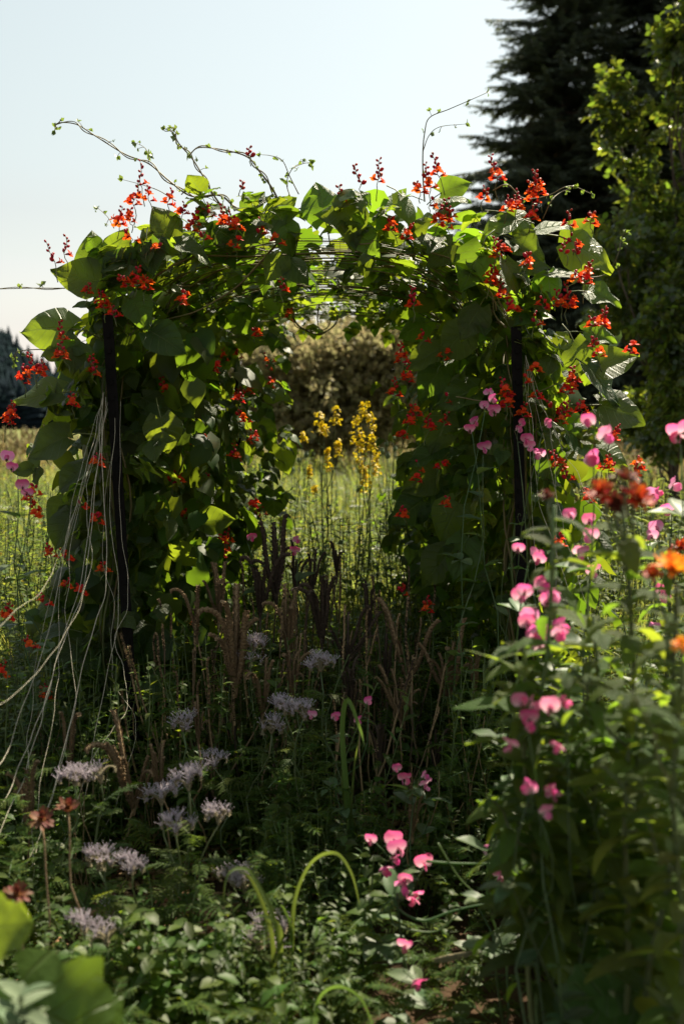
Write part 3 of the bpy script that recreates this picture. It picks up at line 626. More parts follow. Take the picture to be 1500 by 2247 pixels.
for _ in range(75):      # skirt of leaves left of the left post
    p = V((rnd(-1.06, -.72), rnd(-.1, .15), rnd(.15, 1.15))); leafat('LF', p, V((rnd(-1, .2), rnd(-.6, .2), rnd(-1, 0))), V((rnd(-.6, .3), -rnd(.2, .9), rnd(.3, 1))), rnd(.07, .13))

def trio_m(out, p, d, n, L):
    d = V(d).normalized(); n = V(n); sd = d.cross(n); sd = sd.normalized() if sd.length > 1e-4 else d.orthogonal().normalized()
    out.append((0, frame(p + d * L * .22, d + rvec(.15), n + rvec(.25), L)))
    for k in (-1, 1): out.append((0, frame(p, d * rnd(.1, .45) + sd * k, n + rvec(.3) + sd * k * rnd(-.1, .35), L * rnd(.75, .95))))
tm = MB(); tm.blade(Matrix.Identity(4), 1, .47, wbean, nl=6, nw=2, fold=.2, droop=.55, wave=.12, lobe=.16, seed=2.0)
for side, sg in (('L', -1), ('R', 1)):
    pls = []
    for _ in range(430):
        y, z = -.05 + 2.75 * rnd(0, 1) ** 1.2, rnd(.15, 1.78); inw = rnd(0, 1) < .6; off = .05 + abs(random.gauss(0, .1)) + (.2 * math.sin(min(1, z / 1.6) * math.pi) * rnd(0, 1) if inw and y > .5 else 0)
        o = V((-sg if inw else sg, 0, 0)); p = V((AX + sg * AW + o.x * off, y, z))
        if y < .1 and hides_post(p, V((0, -1, -.3)), .09): continue
        trio_m(pls, p, o * rnd(.2, .9) + V((rnd(-.4, .4), rnd(-.6, .4), rnd(-1.1, -.1))), o * rnd(.4, 1.1) + V((0, -.15, rnd(.3, 1))) + rvec(.7), rnd(.045, .085))
    place('outer_leaf_mass', scatter('outer_leaf_mass', [tm], [M_beanmass], pls), V_[side + 'B'], kind='stuff')
pls = []
for _ in range(75):       # left wall swelling into the opening
    p = P(rnd(500, 628), rnd(720, 1150), rnd(1.3, 2.1)); trio_m(pls, p, V((rnd(.1, 1), rnd(-.6, .2), rnd(-1, .1))), V((rnd(.1, .9), -.4, rnd(.3, 1))) + rvec(.5), rnd(.055, .095))
place('inner_leaf_mass', scatter('inner_leaf_mass', [tm], [M_beanmass], pls), V_['LB'], kind='stuff')
pls = []
for _ in range(330):
    x, z, n = prof(rnd(S_LEFT - .02, S_RIGHT + .02)); y = -.1 + 2.8 * rnd(0, 1) ** 1.5; p = V((x, y, z)) + n * rnd(-.02, .16)
    trio_m(pls, p, n * rnd(-.2, .5) + V((rnd(-.9, .9), rnd(-.9, .3), rnd(-.7, .3))), n * rnd(.3, 1) + V((0, -.3, .4)) + rvec(.7), rnd(.045, .085))
for _ in range(34):       # fringe hanging at the far rim
    x, z, n = prof(rnd(S_LEFT + .04, S_RIGHT - .04)); p = V((x, rnd(2.35, 2.72), z - rnd(0, .10)))
    trio_m(pls, p, V((rnd(-.5, .5), rnd(-.5, .2), -1)), V((rnd(-.4, .4), -1, .5)), rnd(.05, .085))
place('outer_leaf_mass', scatter('outer_leaf_mass', [tm], [M_beanmass], pls), V_['TR'], kind='stuff')

# stems: twining up the walls and across the roof
def stem(vk, pts, r0, r1, mat=None, name='stem'):
    b = MB(); b.tube(pts, r0, r1, 5); place(name, b.mesh('bean_stem', mat or M_beanstem), V_[vk])
random.seed(47)
for side in 'LR':
    sg = -1 if side == 'L' else 1
    for k in range(16):
        y = random.choice((rnd(-.06, .1), rnd(0, .5), rnd(.4, 2.6))); key = side + ('F' if y < .5 else 'M' if y < 1.5 else 'B')
        x = AX + sg * AW + rnd(-.05, .05); ph = rnd(0, 6); pts = []
        for i in range(22):
            q = i / 21; pts.append(V((x + .03 * math.sin(ph + q * 13) + .04 * noise.noise((q * 3, k, 0)), y + .03 * math.cos(ph + q * 13) + .05 * noise.noise((q * 3, k, 5)), -.02 + 1.68 * q)))
        stem(key, pts, .0055, .0035, M_woodstem if rnd(0, 1) < .5 else None)
for k in range(64):       # tangled bundles under and along the roof mesh
    s0 = rnd(S_LEFT - .04, S_RIGHT - .08); s1 = min(S_RIGHT + .04, s0 + rnd(.1, .34)); y = rnd(0, 1) ** 1.2 * 2.5; run = rnd(-.8, .8); pts = []; sd = rnd(0, 99)
    if rnd(0, 1) < .5: s0, s1 = s1, s0
    for i in range(19):
        q = i / 18; x, z, n = prof(min(1, s0 + (s1 - s0) * q + .03 * noise.noise((q * 4, sd, 2))))
        pts.append(V((x, max(-.06, y + run * (q - .5) + .16 * noise.noise((q * 3.5, sd, 6)) + .02 * math.sin(q * 25 + sd)), z)) + n * (.035 * noise.noise((q * 5, sd, 9)) - .010))
    mx_ = (pts[0].x + pts[-1].x) / 2; r_ = rnd(.0022, .0042)
    stem('TL' if mx_ < AX - .2 else 'TR' if mx_ > AX + .2 else 'TC', pts, r_, r_ * .7, M_woodstem if rnd(0, 1) < .7 else None)

# free shoots traced through real depth
SML = MB(); SML.blade(Matrix.Identity(4), 1, .42, wbean, nl=3, nw=1, fold=.4, droop=.5)
def shoot(vk, pix, Y, dY=0.0, r0=2.6, buds=.5, twine=0):
    n = len(pix); pts = spline([P(a, c, Y + dY * i / (n - 1)) + V((0, rnd(-.03, .03), 0)) for i, (a, c) in enumerate(pix)], 7)
    b = MB(); r = mpx(r0 * .72, Y); b.tube(pts, r, r * .4, 5)
    if twine:
        q = [p + V((math.cos(i * .55), math.sin(i * .55), math.sin(i * .55 + 1))) * r * 1.6 for i, p in enumerate(pts)]; b.tube(q, r * .7, r * .4, 4)
    for i in range(3, len(pts) - 1):
        if rnd(0, 1) < buds * .45:
            side = rvec(); e = pts[i]; st = rnd(.006, .03)
            tip = e + side * st; b.tube([e, e + side * st * .5 + V((0, 0, .003)), tip], .0011, .0009, 4)
            for _ in range(random.randrange(2, 5)):
                M = frame(tip, rvec(), rvec(), rnd(.008, .02)); b.add([M @ V(v) for v in SML.v], SML.f, 1)
    tip = pts[-1]
    for _ in range(4):
        M = frame(tip, rvec() + (pts[-1] - pts[-3]).normalized(), rvec(), rnd(.012, .022)); b.add([M @ V(v) for v in SML.v], SML.f, 1)
    place('shoot', b.mesh('bean_shoot', M_woodstem, M_bean), V_[vk])
random.seed(53)
for vk, pix, r0, bd, tw in [
    ('TL', [(590, 470), (520, 455), (480, 425), (420, 430), (370, 395), (325, 357), (272, 335), (212, 302), (170, 276), (122, 265), (118, 285)], 3.4, .5, 1),
    ('TL', [(500, 470), (470, 430), (445, 385), (420, 345), (395, 318), (380, 292), (360, 280)], 3.2, .9, 1),
    ('TC', [(620, 458), (598, 415), (570, 378), (545, 345), (500, 328), (440, 326), (418, 345)], 3.4, .4, 1),
    ('TL', [(400, 430), (420, 405), (445, 400), (440, 420)], 1.8, .8, 0), ('TL', [(330, 360), (325, 335), (312, 318), (300, 318)], 1.6, .6, 0),
    ('TC', [(640, 440), (628, 400), (640, 375), (660, 356), (684, 356)], 1.8, 1, 0), ('TC', [(655, 425), (635, 385), (620, 355), (595, 343), (572, 344)], 1.8, .6, 0),
    ('TL', [(385, 440), (350, 420), (310, 405), (268, 393)], 1.7, .7, 0), ('TL', [(250, 500), (235, 475), (217, 458)], 1.6, .6, 0),
    ('TR', [(932, 440), (928, 390), (926, 340), (930, 295), (942, 258), (985, 238), (1030, 222), (1070, 200)], 2.4, .3, 0),
    ('TR', [(928, 330), (940, 300), (965, 278), (1022, 271)], 1.6, .3, 0),
    ('TR', [(1080, 418), (1110, 410), (1150, 432), (1200, 430), (1245, 412), (1300, 425)], 2.4, .4, 0), ('TR', [(1190, 480), (1205, 445), (1230, 420), (1262, 405)], 1.8, .8, 0),
    ('TL', [(300, 600), (235, 622), (150, 630), (70, 632), (-30, 634)], 2.6, .2, 1), ('TR', [(1285, 610), (1330, 600), (1350, 560), (1362, 520), (1372, 514)], 1.7, .4, 0),
    ('LF', [(130, 770), (95, 768), (60, 770), (30, 775), (28, 800)], 2.0, .5, 0),
    ('TL', [(610, 535), (560, 585), (520, 625), (480, 655), (430, 685), (370, 700), (310, 715), (265, 705)], 3.6, .1, 0),
    ('LF', [(240, 740), (250, 760), (230, 800), (190, 880)], 2.2, .2, 0),
    ('RF', [(1130, 740), (1090, 660), (1060, 600)], 2.6, .1, 0), ('RF', [(1110, 720), (1085, 690), (1075, 640), (1030, 610)], 2.6, .1, 0),
    ('RF', [(1000, 870), (1080, 880), (1180, 860), (1260, 820)], 2.4, .1, 0)]:
    shoot(vk, pix, -.06 if vk[1] == 'F' else rnd(-.08, .12), rnd(-.1, .15), r0, bd, tw)
shoot('TC', [(640, 690), (655, 715), (690, 732), (715, 728), (735, 712), (738, 690), (728, 668)], 1.3, .1, 3.2, .1, 1)
shoot('TC', [(700, 668), (696, 700), (704, 725), (722, 715), (730, 680)], 1.35, .05, 2.6, .1, 0)

# scarlet flower spikes: stalk with open flowers low and buds towards the tip
def raceme(vk, px, py, Y, ln, nf, nb, an=88):
    L = mpx(ln, Y); a = rad(an); d = V((math.cos(a), rnd(-.2, .2), math.sin(a))); c = P(px, py, Y)
    p0 = c - d * L * .75; p1 = c + d * L * .5; pts = wiggle(p0, p1, 8, .012)
    b = MB(); b.tube(pts, .0018, .0009, 5); r = place('flower_spike', b.mesh('flower_stalk', M_beanstem), V_[vk])
    n = nf + nb
    for i in range(n):
        q = .42 + .58 * (i + .5) / n; j = min(7, int(q * 8)); p = pts[j].lerp(pts[j + 1], q * 8 - j)
        s = i * 2.4 + rnd(-.4, .4); o = V((math.cos(s), math.sin(s), rnd(.0, .5)))
        if i < nf: place('flower', random.choice(BFL), r, frame(p + o.normalized() * .011, o, (0, 0, 1), rnd(.85, 1.25)))
        else: place('bud', random.choice(BBD), r, frame(p + o.normalized() * .004, o + V((0, 0, .4)), (0, 0, 1), rnd(.9, 1.4) * (1.05 - .5 * (i - nf) / max(1, nb))))
random.seed(59)
RAC = {'TL': [(112, 565, 60, 1, 7), (146, 548, 50, 1, 7), (312, 392, 60, 1, 7), (300, 440, 55, 4, 5), (328, 432, 40, 3, 4), (265, 482, 45, 5, 5), (288, 478, 35, 3, 3), (372, 440, 40, 3, 5), (428, 482, 45, 3, 6), (450, 470, 40, 1, 7), (482, 482, 55, 4, 6), (512, 492, 45, 4, 4), (520, 538, 24, 3, 1), (346, 552, 24, 3, 1), (225, 665, 45, 6, 4), (300, 612, 45, 5, 4), (318, 628, 40, 4, 3), (192, 640, 30, 2, 5), (400, 465, 36, 2, 6)],
       'TC': [(548, 340, 26, 0, 6), (574, 505, 40, 1, 7), (530, 410, 22, 0, 5), (620, 630, 36, 1, 6), (632, 694, 30, 4, 2), (784, 390, 48, 0, 9), (830, 385, 60, 2, 9), (860, 498, 40, 4, 3), (895, 515, 40, 4, 5), (745, 425, 30, 1, 5), (608, 528, 28, 3, 2)],
       'TR': [(938, 395, 60, 4, 7), (958, 372, 60, 4, 8), (915, 418, 30, 3, 3), (968, 472, 60, 5, 9), (985, 488, 50, 6, 5), (1082, 378, 60, 5, 9), (1060, 432, 36, 2, 6), (1132, 448, 50, 4, 9), (1166, 432, 55, 5, 5), (1178, 410, 60, 6, 9), (1086, 552, 50, 2, 8), (1076, 610, 50, 6, 5), (1102, 645, 50, 3, 8), (1240, 548, 36, 0, 8), (1268, 552, 40, 0, 8), (1288, 610, 60, 8, 6), (1240, 655, 60, 6, 9), (1225, 662, 45, 5, 5), (905, 660, 50, 2, 8), (1112, 455, 36, 4, 4)],
       'LF': [(136, 735, 50, 2, 7), (140, 778, 45, 5, 4), (72, 805, 50, 2, 8), (55, 830, 45, 7, 3), (88, 815, 40, 4, 4), (160, 882, 36, 3, 4), (20, 920, 55, 5, 6), (30, 905, 40, 3, 5), (68, 1120, 50, 4, 5), (110, 1215, 36, 3, 4), (22, 1350, 50, 5, 6), (95, 1320, 36, 2, 4), (62, 1418, 36, 3, 4), (95, 1525, 40, 4, 3), (10, 1472, 40, 3, 4), (178, 1300, 30, 3, 2), (212, 1142, 36, 4, 3), (250, 690, 30, 2, 4), (225, 1250, 26, 2, 3)],
       'LM': [(362, 850, 55, 4, 7), (372, 870, 40, 4, 4), (440, 1020, 45, 4, 5), (450, 1062, 40, 4, 3), (372, 1052, 45, 3, 5), (432, 970, 30, 3, 3), (388, 1050, 36, 3, 3), (490, 1215, 45, 6, 4), (432, 1376, 30, 5, 2), (500, 1180, 36, 2, 5)],
       'LB': [(548, 855, 45, 4, 5), (520, 868, 30, 2, 4), (565, 1138, 36, 4, 3), (492, 785, 36, 3, 3), (548, 970, 26, 2, 2)],
       'RF': [(1318, 705, 50, 5, 7), (1310, 770, 50, 5, 5), (1252, 842, 60, 8, 6), (1242, 856, 45, 5, 4), (1105, 858, 50, 4, 6), (1112, 885, 40, 5, 3), (1345, 958, 45, 4, 5), (1330, 1022, 40, 4, 4), (1235, 920, 45, 3, 6), (1222, 1190, 45, 5, 4), (1390, 1040, 40, 3, 5), (1150, 905, 36, 3, 4), (1268, 900, 36, 3, 4)],
       'RM': [(880, 782, 50, 6, 6), (868, 858, 45, 3, 9), (895, 828, 45, 5, 5), (898, 922, 45, 4, 5), (936, 936, 45, 3, 6), (910, 905, 30, 3, 3), (880, 1300, 36, 2, 6), (940, 1335, 45, 4, 5), (975, 925, 36, 2, 4)]}
for vk, L in RAC.items():
    for px, py, ln, nf, nb in L:
        Y = {'TL': -.14, 'TC': -.1, 'TR': -.14, 'LF': -.2, 'LM': .15, 'LB': 1.55, 'RF': -.18, 'RM': .05}[vk] + rnd(-.02, .03)
        if vk == 'LM' and px > 400: Y = .55
        if (vk, px) in (('TC', 632),): Y = 1.2
        raceme(vk, px, py, Y, ln * 1.25, nf, nb, rnd(70, 110))

for _ in range(70):       # more small spikes among the leaves
    vk = random.choice(('LM', 'LM', 'LB', 'RM', 'RF', 'RF', 'TR', 'TL', 'LF'))
    x0, x1, ya, yb, Y = {'LM': (330, 560, 720, 1200, .35), 'LB': (480, 600, 720, 1150, 1.5), 'RM': (880, 1040, 720, 1150, .12), 'RF': (1130, 1400, 640, 1150, -.2), 'TR': (900, 1300, 430, 680, -.16), 'TL': (180, 560, 470, 680, -.16), 'LF': (60, 230, 700, 1300, -.2)}[vk]
    raceme(vk, rnd(x0, x1), rnd(ya, yb), Y + rnd(-.03, .05), rnd(26, 48), random.randrange(1, 5), random.randrange(1, 6), rnd(60, 120))

# ------------------------------------------------------------------ twine trellises
def trellis(label, top, strands):
    r = thing('string_trellis', label, 'string trellis', (top[0], top[1], 0))
    for pts, rr in strands:
        b = MB(); sp = spline(pts, 10); sd = rnd(0, 99)
        sp = [p + V((noise.noise((i * .23, sd, 0)), noise.noise((i * .23, sd, 4)), .5 * noise.noise((i * .3, sd, 8)))) * .011 for i, p in enumerate(sp)]
        b.tube(sp, rr, rr, 5)
        place('string', b.mesh('string', M_twine), r)
random.seed(61)
def strand(pix, Ya, Yb): n = len(pix); return [P(a, c, Ya + (Yb - Ya) * i / (n - 1)) for i, (a, c) in enumerate(pix)]
trellis('slack pale strings fanning down leftwards from the left front post', P(230, 860, -.1), [
    (strand([(228, 860), (190, 985), (140, 1190), (95, 1290), (30, 1345), (-40, 1420)], -.12, -1.6), 0.00052),
    (strand([(228, 860), (205, 1010), (188, 1100), (200, 1240), (150, 1380), (60, 1500), (-30, 1570)], -.12, -1.5), 0.00055),
    (strand([(228, 862), (215, 1000), (190, 1250), (140, 1410), (90, 1570), (20, 1730), (-30, 1830)], -.12, -1.3), 0.00095),
    (strand([(232, 870), (222, 1010), (235, 1260), (195, 1420), (140, 1630), (100, 1790), (70, 1930), (60, 2040), (20, 2120)], -.12, -1.3), 0.00127),
    (strand([(252, 900), (240, 1130), (262, 1320), (220, 1560), (175, 1780), (110, 1900), (80, 2010), (45, 2130)], -.1, -1.2), 0.00086),
    (strand([(262, 880), (265, 1120), (282, 1300), (255, 1400), (280, 1500), (270, 1570), (210, 1650), (160, 1800), (90, 1960)], -.08, -.9), 0.00076),
    (strand([(255, 890), (225, 1200), (250, 1330), (246, 1480), (300, 1590), (280, 1680), (240, 1800), (150, 1930)], -.08, -.8), 0.00061),
    (strand([(240, 890), (160, 1180), (150, 1340), (165, 1520), (130, 1700), (60, 1900)], -.1, -1.2), 0.00061),
    (strand([(240, 890), (140, 1220), (130, 1420), (120, 1560), (85, 1740), (70, 1900)], -.1, -1.1), 0.00060),
    (strand([(228, 860), (200, 1000), (150, 1160), (100, 1400), (30, 1620), (-20, 1700)], -.12, -1.3), .0008),
    (strand([(230, 862), (210, 1050), (170, 1290), (110, 1500), (60, 1680), (-10, 1850)], -.12, -1.2), .0009),
    (strand([(240, 880), (100, 1350), (70, 1550), (60, 1700), (45, 1850)], -.1, -1.0), 0.00060)])
trellis('straight pale strings running down rightwards from the right front post', P(1152, 780, -.1), [
    (strand([(1152, 780), (1185, 880), (1235, 985), (1285, 1075), (1340, 1160)], -.12, -.5), 0.00071),
    (strand([(1152, 780), (1165, 920), (1185, 1110), (1230, 1240), (1270, 1370)], -.12, -.5), 0.00071),
    (strand([(1155, 800), (1200, 1000), (1230, 1130), (1260, 1250), (1310, 1400)], -.12, -.5), 0.00061),
    (strand([(1150, 800), (1160, 1000), (1175, 1250), (1190, 1450)], -.1, -.4), 0.00060),
    (strand([(1152, 780), (1210, 960), (1220, 1150), (1215, 1400)], -.1, -.4), 0.00060)])

# ------------------------------------------------------------------ phacelia: ferny leaves, lilac coils, spent brown spikes
random.seed(71)
def fern(np_=8):
    t = MB(); dr = rnd(.3, .8); pts = [V((0, math.sin(dr * q) / dr, -(1 - math.cos(dr * q)) / dr)) for q in [k / 8 for k in range(9)]]
    t.tube(pts, .013, .005, 4, mat=1, cap=False)
    for k in range(np_ * 2 + 1):
        q = .18 + .8 * (k // 2) / np_; i = min(7, int(q * 8)); p = pts[i].lerp(pts[i + 1], q * 8 - i); s = 1 if k % 2 else -1
        ln = .34 * math.sin(math.pi * (.22 + .68 * q)) * rnd(.8, 1.15)
        d = V((s, rnd(.35, .75), rnd(-.25, .12))) if k < np_ * 2 else V((0, 1, -.4))
        ax = [0]
        def wz(a): ax[0] += 1; return (.30 if ax[0] % 2 else 1.0) * (1 - .72 * a) + .03
        t.blade(frame(p, d, (0, .1, 1)), ln, .062, wz, nl=6, nw=1, fold=.25, droop=rnd(.1, .7))
    return t
FERN = [fern(random.choice((6, 7, 8))) for _ in range(5)]
FERNM = [t.mesh('fern_leaf', M_fern, M_gstem) for t in FERN]
# floret: five small petals and long whiskery stamens
FLOR = []
for k in range(3):
    b = MB()
    for a in range(5):
        an = a * 1.2566; o = V((math.cos(an), math.sin(an), 0)); b.blade(frame((0, 0, 0), o * .6 + V((0, 0, 1)), o * -1), .0095, .0042, lambda t: math.sin(math.pi * (.15 + .75 * t)), nl=2, nw=1, droop=-.5)
        d = (o * rnd(.3, .8) + V((0, 0, 1))).normalized(); b.tube([(0, 0, .004), d * .012, d * .021 + o * .004], .00055, .0004, 3); b.ball(d * .0215 + o * .004, .0011, 0, (1, 1, 1), 4, 3)
    FLOR.append(b.mesh('phacelia_floret', M_lilac))
def coil(L=.055):
    """scorpion-tail coil with hairy calyces; returns builder and floret spots, grows up +Z and curls to +X"""
    b = MB(); pts = []; x = z = 0.0; an = 0.0; n = 16
    for i in range(n + 1):
        pts.append(V((x, 0, z))); an = -.15 + (i / n) ** 2.4 * 4.2; x += L / n * math.sin(an) * (1 if i < 12 else .7); z += L / n * math.cos(an)
    b.tube(pts, .0028, .0022, 5)
    for i in range(2, n):
        for s in (-1, 1):
            t = (pts[i + 1] - pts[i]).normalized(); out = V((-t.z, 0, t.x)) * .8 + V((0, s * .9, 0))
            b.blade(frame(pts[i], out + t * .4, t), .0085, .0022, lambda a: 1 - .8 * a, nl=2, nw=1)
    spots = [(pts[i], V((-(pts[i + 1] - pts[i]).normalized().z, 0, (pts[i + 1] - pts[i]).normalized().x)) * -1) for i in range(9, n)]
    return b, pts
COILS = [coil(rnd(.045, .07)) for _ in range(3)]
def flower_head(root, p, size=1.0, up=V((0, 0, 1)), nfl=14):
    b = MB(); nc = random.randrange(4, 7); spots = []
    for k in range(nc):
        cb, pts = random.choice(COILS); an = 6.283 * k / nc + rnd(-.4, .4); tilt = rnd(.15, .8)
        M = Matrix.Translation(p) @ Matrix.Rotation(an, 4, 'Z') @ Matrix.Rotation(tilt, 4, 'Y') @ Matrix.Scale(size, 4)
        b.add([M @ V(v) for v in cb.v], cb.f)
        for i in range(8, 17): spots.append((M @ pts[i], (M.to_3x3() @ V((rnd(-.2, .6), rnd(-.6, .6), 1))).normalized()))
    h = place('flower_head', b.mesh('phacelia_head', M_coil), root)
    for q, d in random.sample(spots, min(nfl, len(spots))):
        d = d + V((0, 0, .7)); M = frame(q + d.normalized() * .002, V((1, 0, 0)) if abs(d.x) < .9 else V((0, 1, 0)), d, size * rnd(.85, 1.2))
        place('floret', random.choice(FLOR), h, M)
def spike(curl):
    b = MB(); n = 22; pts = []; x = z = 0.0
    for i in range(n + 1):
        pts.append(V((x, 0, z))); a = .12 * math.sin(i * .3) + curl * (i / n) ** 4; x += math.sin(a) / n; z += math.cos(a) / n
    b.tube(pts, .022, .018, 5)
    for i in range(2, n):
        t = (pts[i + 1] - pts[i]).normalized(); sd = V((t.z, 0, -t.x))
        for s in (-1, 1):
            for k in range(2):
                o = V((0, s, 0)) * (.6 + .4 * k) + sd * (.9 - .8 * k)
                b.blade(frame(pts[i] + t * rnd(0, .02), o + t * rnd(.5, .9), t), rnd(.06, .085), .030, lambda a: math.sin(math.pi * (.2 + .7 * a)), nl=2, nw=1, fold=.4, droop=-.5)
    return b
SPK = [spike(c) for c in (.15, .4, .7, 1.3, 2.4)]
SPKM = {0: [b.mesh('seed_spike', M_spike) for b in SPK], 1: [b.mesh('dark_seed_spike', M_dark) for b in SPK]}
def fernleaf(root, p, d, L): place('leaf', random.choice(FERNM), root, frame(p, d, V((0, 0, 1)) + rvec(.25), L))
def stemmed(root, base, top, r0=.0035, r1=.0022, amp=.03, mat=None, name='stem'):
    pts = wiggle(base, top, 9, amp); b = MB(); b.tube(pts, r0, r1, 6); place(name, b.mesh('plant_stem', mat or M_gstem), root); return pts
def base_of(p, spread=.12):
    x, y = p.x + rnd(-spread, spread), p.y + rnd(-spread * .5, spread); return V((x, y, ground_z(x, y) - .01))

def spent(px, py, Y, n, ln, dark, label, droop=0, leaves=6):
    """py = top of the spikes"""
    top = P(px, py, Y); L = mpx(ln, Y); node = top - V((0, 0, L * .92)); bs = base_of(node, .07); bs = V((bs.x, bs.y, min(bs.z, node.z - .1)))
    r = thing('phacelia_seed_plant', label, 'seed head', bs, 'spent phacelia')
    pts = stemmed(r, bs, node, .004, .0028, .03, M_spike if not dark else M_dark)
    n = int(n * 1.5)
    for k in range(n):
        an = 6.283 * k / n + rnd(-.5, .5); tl = abs(random.gauss(0, .12)) + droop * rnd(.4, 1.3)
        M = Matrix.Translation(node + V((0, 0, rnd(-.03, .02)))) @ Matrix.Rotation(an, 4, 'Z') @ Matrix.Rotation(tl, 4, 'Y') @ Matrix.Scale(L * rnd(.5, 1.1), 4)
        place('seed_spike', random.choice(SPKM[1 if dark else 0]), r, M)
    for k in range(leaves):
        q = rnd(.15, .9); p = pts[int(q * 9)]; an = rnd(0, 6.283); fernleaf(r, p, V((math.cos(an), math.sin(an), rnd(-.1, .5))), rnd(.09, .16))
random.seed(73)
for a in [
    (515, 1325, -.3, 8, 210, 0, 'tallest thick clump of brown spent phacelia spikes in front of the left wall'),
    (430, 1262, -.1, 5, 150, 0, 'brown spent phacelia spikes nearest the left front post'),
    (480, 1235, .05, 5, 140, 0, 'brown seed spikes just below the red flower at the foot of the left wall'),
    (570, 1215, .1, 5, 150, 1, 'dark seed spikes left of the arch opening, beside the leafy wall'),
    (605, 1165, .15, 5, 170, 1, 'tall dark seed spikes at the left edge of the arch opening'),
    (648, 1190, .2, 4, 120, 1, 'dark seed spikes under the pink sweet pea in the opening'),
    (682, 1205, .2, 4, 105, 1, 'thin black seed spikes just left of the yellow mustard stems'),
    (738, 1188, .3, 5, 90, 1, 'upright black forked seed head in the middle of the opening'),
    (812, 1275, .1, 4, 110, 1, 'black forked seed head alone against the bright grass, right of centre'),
    (706, 1275, .0, 6, 150, 1, 'dense dark seed spikes standing in the middle of the bed'),
    (632, 1305, -.1, 6, 150, 0, 'brown and dark spikes behind the pale phacelia flower'),
    (762, 1350, -.1, 7, 120, 1, 'drooping blackened seed head below the bright grass', .35),
    (845, 1390, -.1, 3, 110, 1, 'narrow dark seed head right of the drooping black one'),
    (898, 1325, -.1, 2, 190, 0, 'pair of long curving brown spikes beside the right wall', .15),
    (985, 1385, -.15, 6, 170, 0, 'broad fan of brown spikes in the shade of the right wall', .12),
    (435, 1545, -.6, 5, 95, 0, 'short brown spikes low in the shade, centre left'),
    (290, 1590, -.7, 6, 210, 0, 'long brown drooping spikes between the strings at left', .2),
    (350, 1640, -.7, 4, 120, 0, 'smaller brown spikes right of the long drooping ones', .1),
    (880, 1470, -.3, 6, 130, 0, 'brown fluffy spikes low in front of the right wall', .3),
    (905, 1720, -.9, 5, 130, 0, 'brown spikes below the small magenta pea flowers'),
    (640, 1425, -.3, 5, 130, 0, 'brown spikes directly left of the round pale phacelia head'),
    (770, 1465, -.3, 5, 120, 1, 'dark spikes behind the upright grass blade'),
    (575, 1455, -.35, 5, 140, 0, 'brown spikes above the wide lilac flower in the centre'),
    (835, 1570, -.5, 4, 110, 1, 'dark spikes right of the upright grass blade'),
    (1040, 1420, -.25, 4, 110, 0, 'brown spikes next to the pink sweet peas on the right'),
    (955, 1590, -.4, 4, 120, 1, 'dark spikes deep in the shade right of centre'),
    (60, 1690, -1.0, 5, 170, 0, 'brown spikes blurred behind the strings at the left edge'),
    (150, 1560, -.6, 4, 150, 0, 'brown spikes behind the thick middle string at left')]:
    spent(*a)

def phacelia(label, heads, Y, nl=9, spread=.16, size=1.0):
    tops = [P(a, c, Y + rnd(-.05, .05)) for a, c in heads]; c = sum(tops, V()) / len(tops); bs = base_of(c, .08)
    r = thing('phacelia_plant', label, 'phacelia', bs, 'flowering phacelia')
    for t in tops:
        e = t - V((0, 0, .035 * size)); pts = stemmed(r, bs + V((rnd(-.02, .02), rnd(-.02, .02), 0)), e, .0038, .0022, .05)
        flower_head(r, e, size * rnd(.95, 1.35), nfl=random.choice((10, 16, 22, 28)))
        for k in range(nl):
            q = rnd(.25, .97); p = pts[int(q * 9)]; an = rnd(0, 6.283); fernleaf(r, p, V((math.cos(an), math.sin(an), rnd(0, .6))), rnd(.07, .15) * (1.1 - .4 * q))
random.seed(79)
for lab, hd, Y in [
    ('lilac phacelia flower at left among the strings, topmost there', [(165, 1695), (222, 1690)], -1.15),
    ('lilac phacelia with the tall brush-like head, left of centre', [(415, 1705)], -1.15),
    ('lilac phacelia with two heads right beside the tall brush-like one', [(480, 1780), (385, 1800)], -1.2),
    ('small lilac phacelia left of the tall brush-like head', [(355, 1740)], -1.0),
    ('lilac phacelia in front of the lowest strings at left', [(215, 1880), (290, 1890)], -1.3),
    ('large pale phacelia near the bottom left, above the squash leaf', [(185, 2020), (235, 2045)], -1.45),
    ('lilac phacelia right behind the large pale one at bottom left', [(262, 1995)], -1.2),
    ('wide lilac phacelia flower in the centre beside two pink blossoms', [(625, 1545), (665, 1550)], -.75),
    ('round pale phacelia head above the wide one in the centre', [(703, 1450)], -.5),
    ('lilac phacelia under the left arching grass blade', [(510, 1915), (535, 1930)], -1.2),
    ('faded phacelia right of the left arching grass blade', [(595, 2035), (570, 2060)], -1.4),
    ('small phacelia under the dark spikes, mid centre', [(555, 1408), (545, 1440)], -.3),
    ('small phacelia flower by the brown spikes at centre left', [(402, 1580)], -.6),
    ('faint phacelia in the shade below the wide lilac flower', [(470, 1660), (596, 1585)], -.7)]:
    phacelia(lab, hd, Y, nl=12)

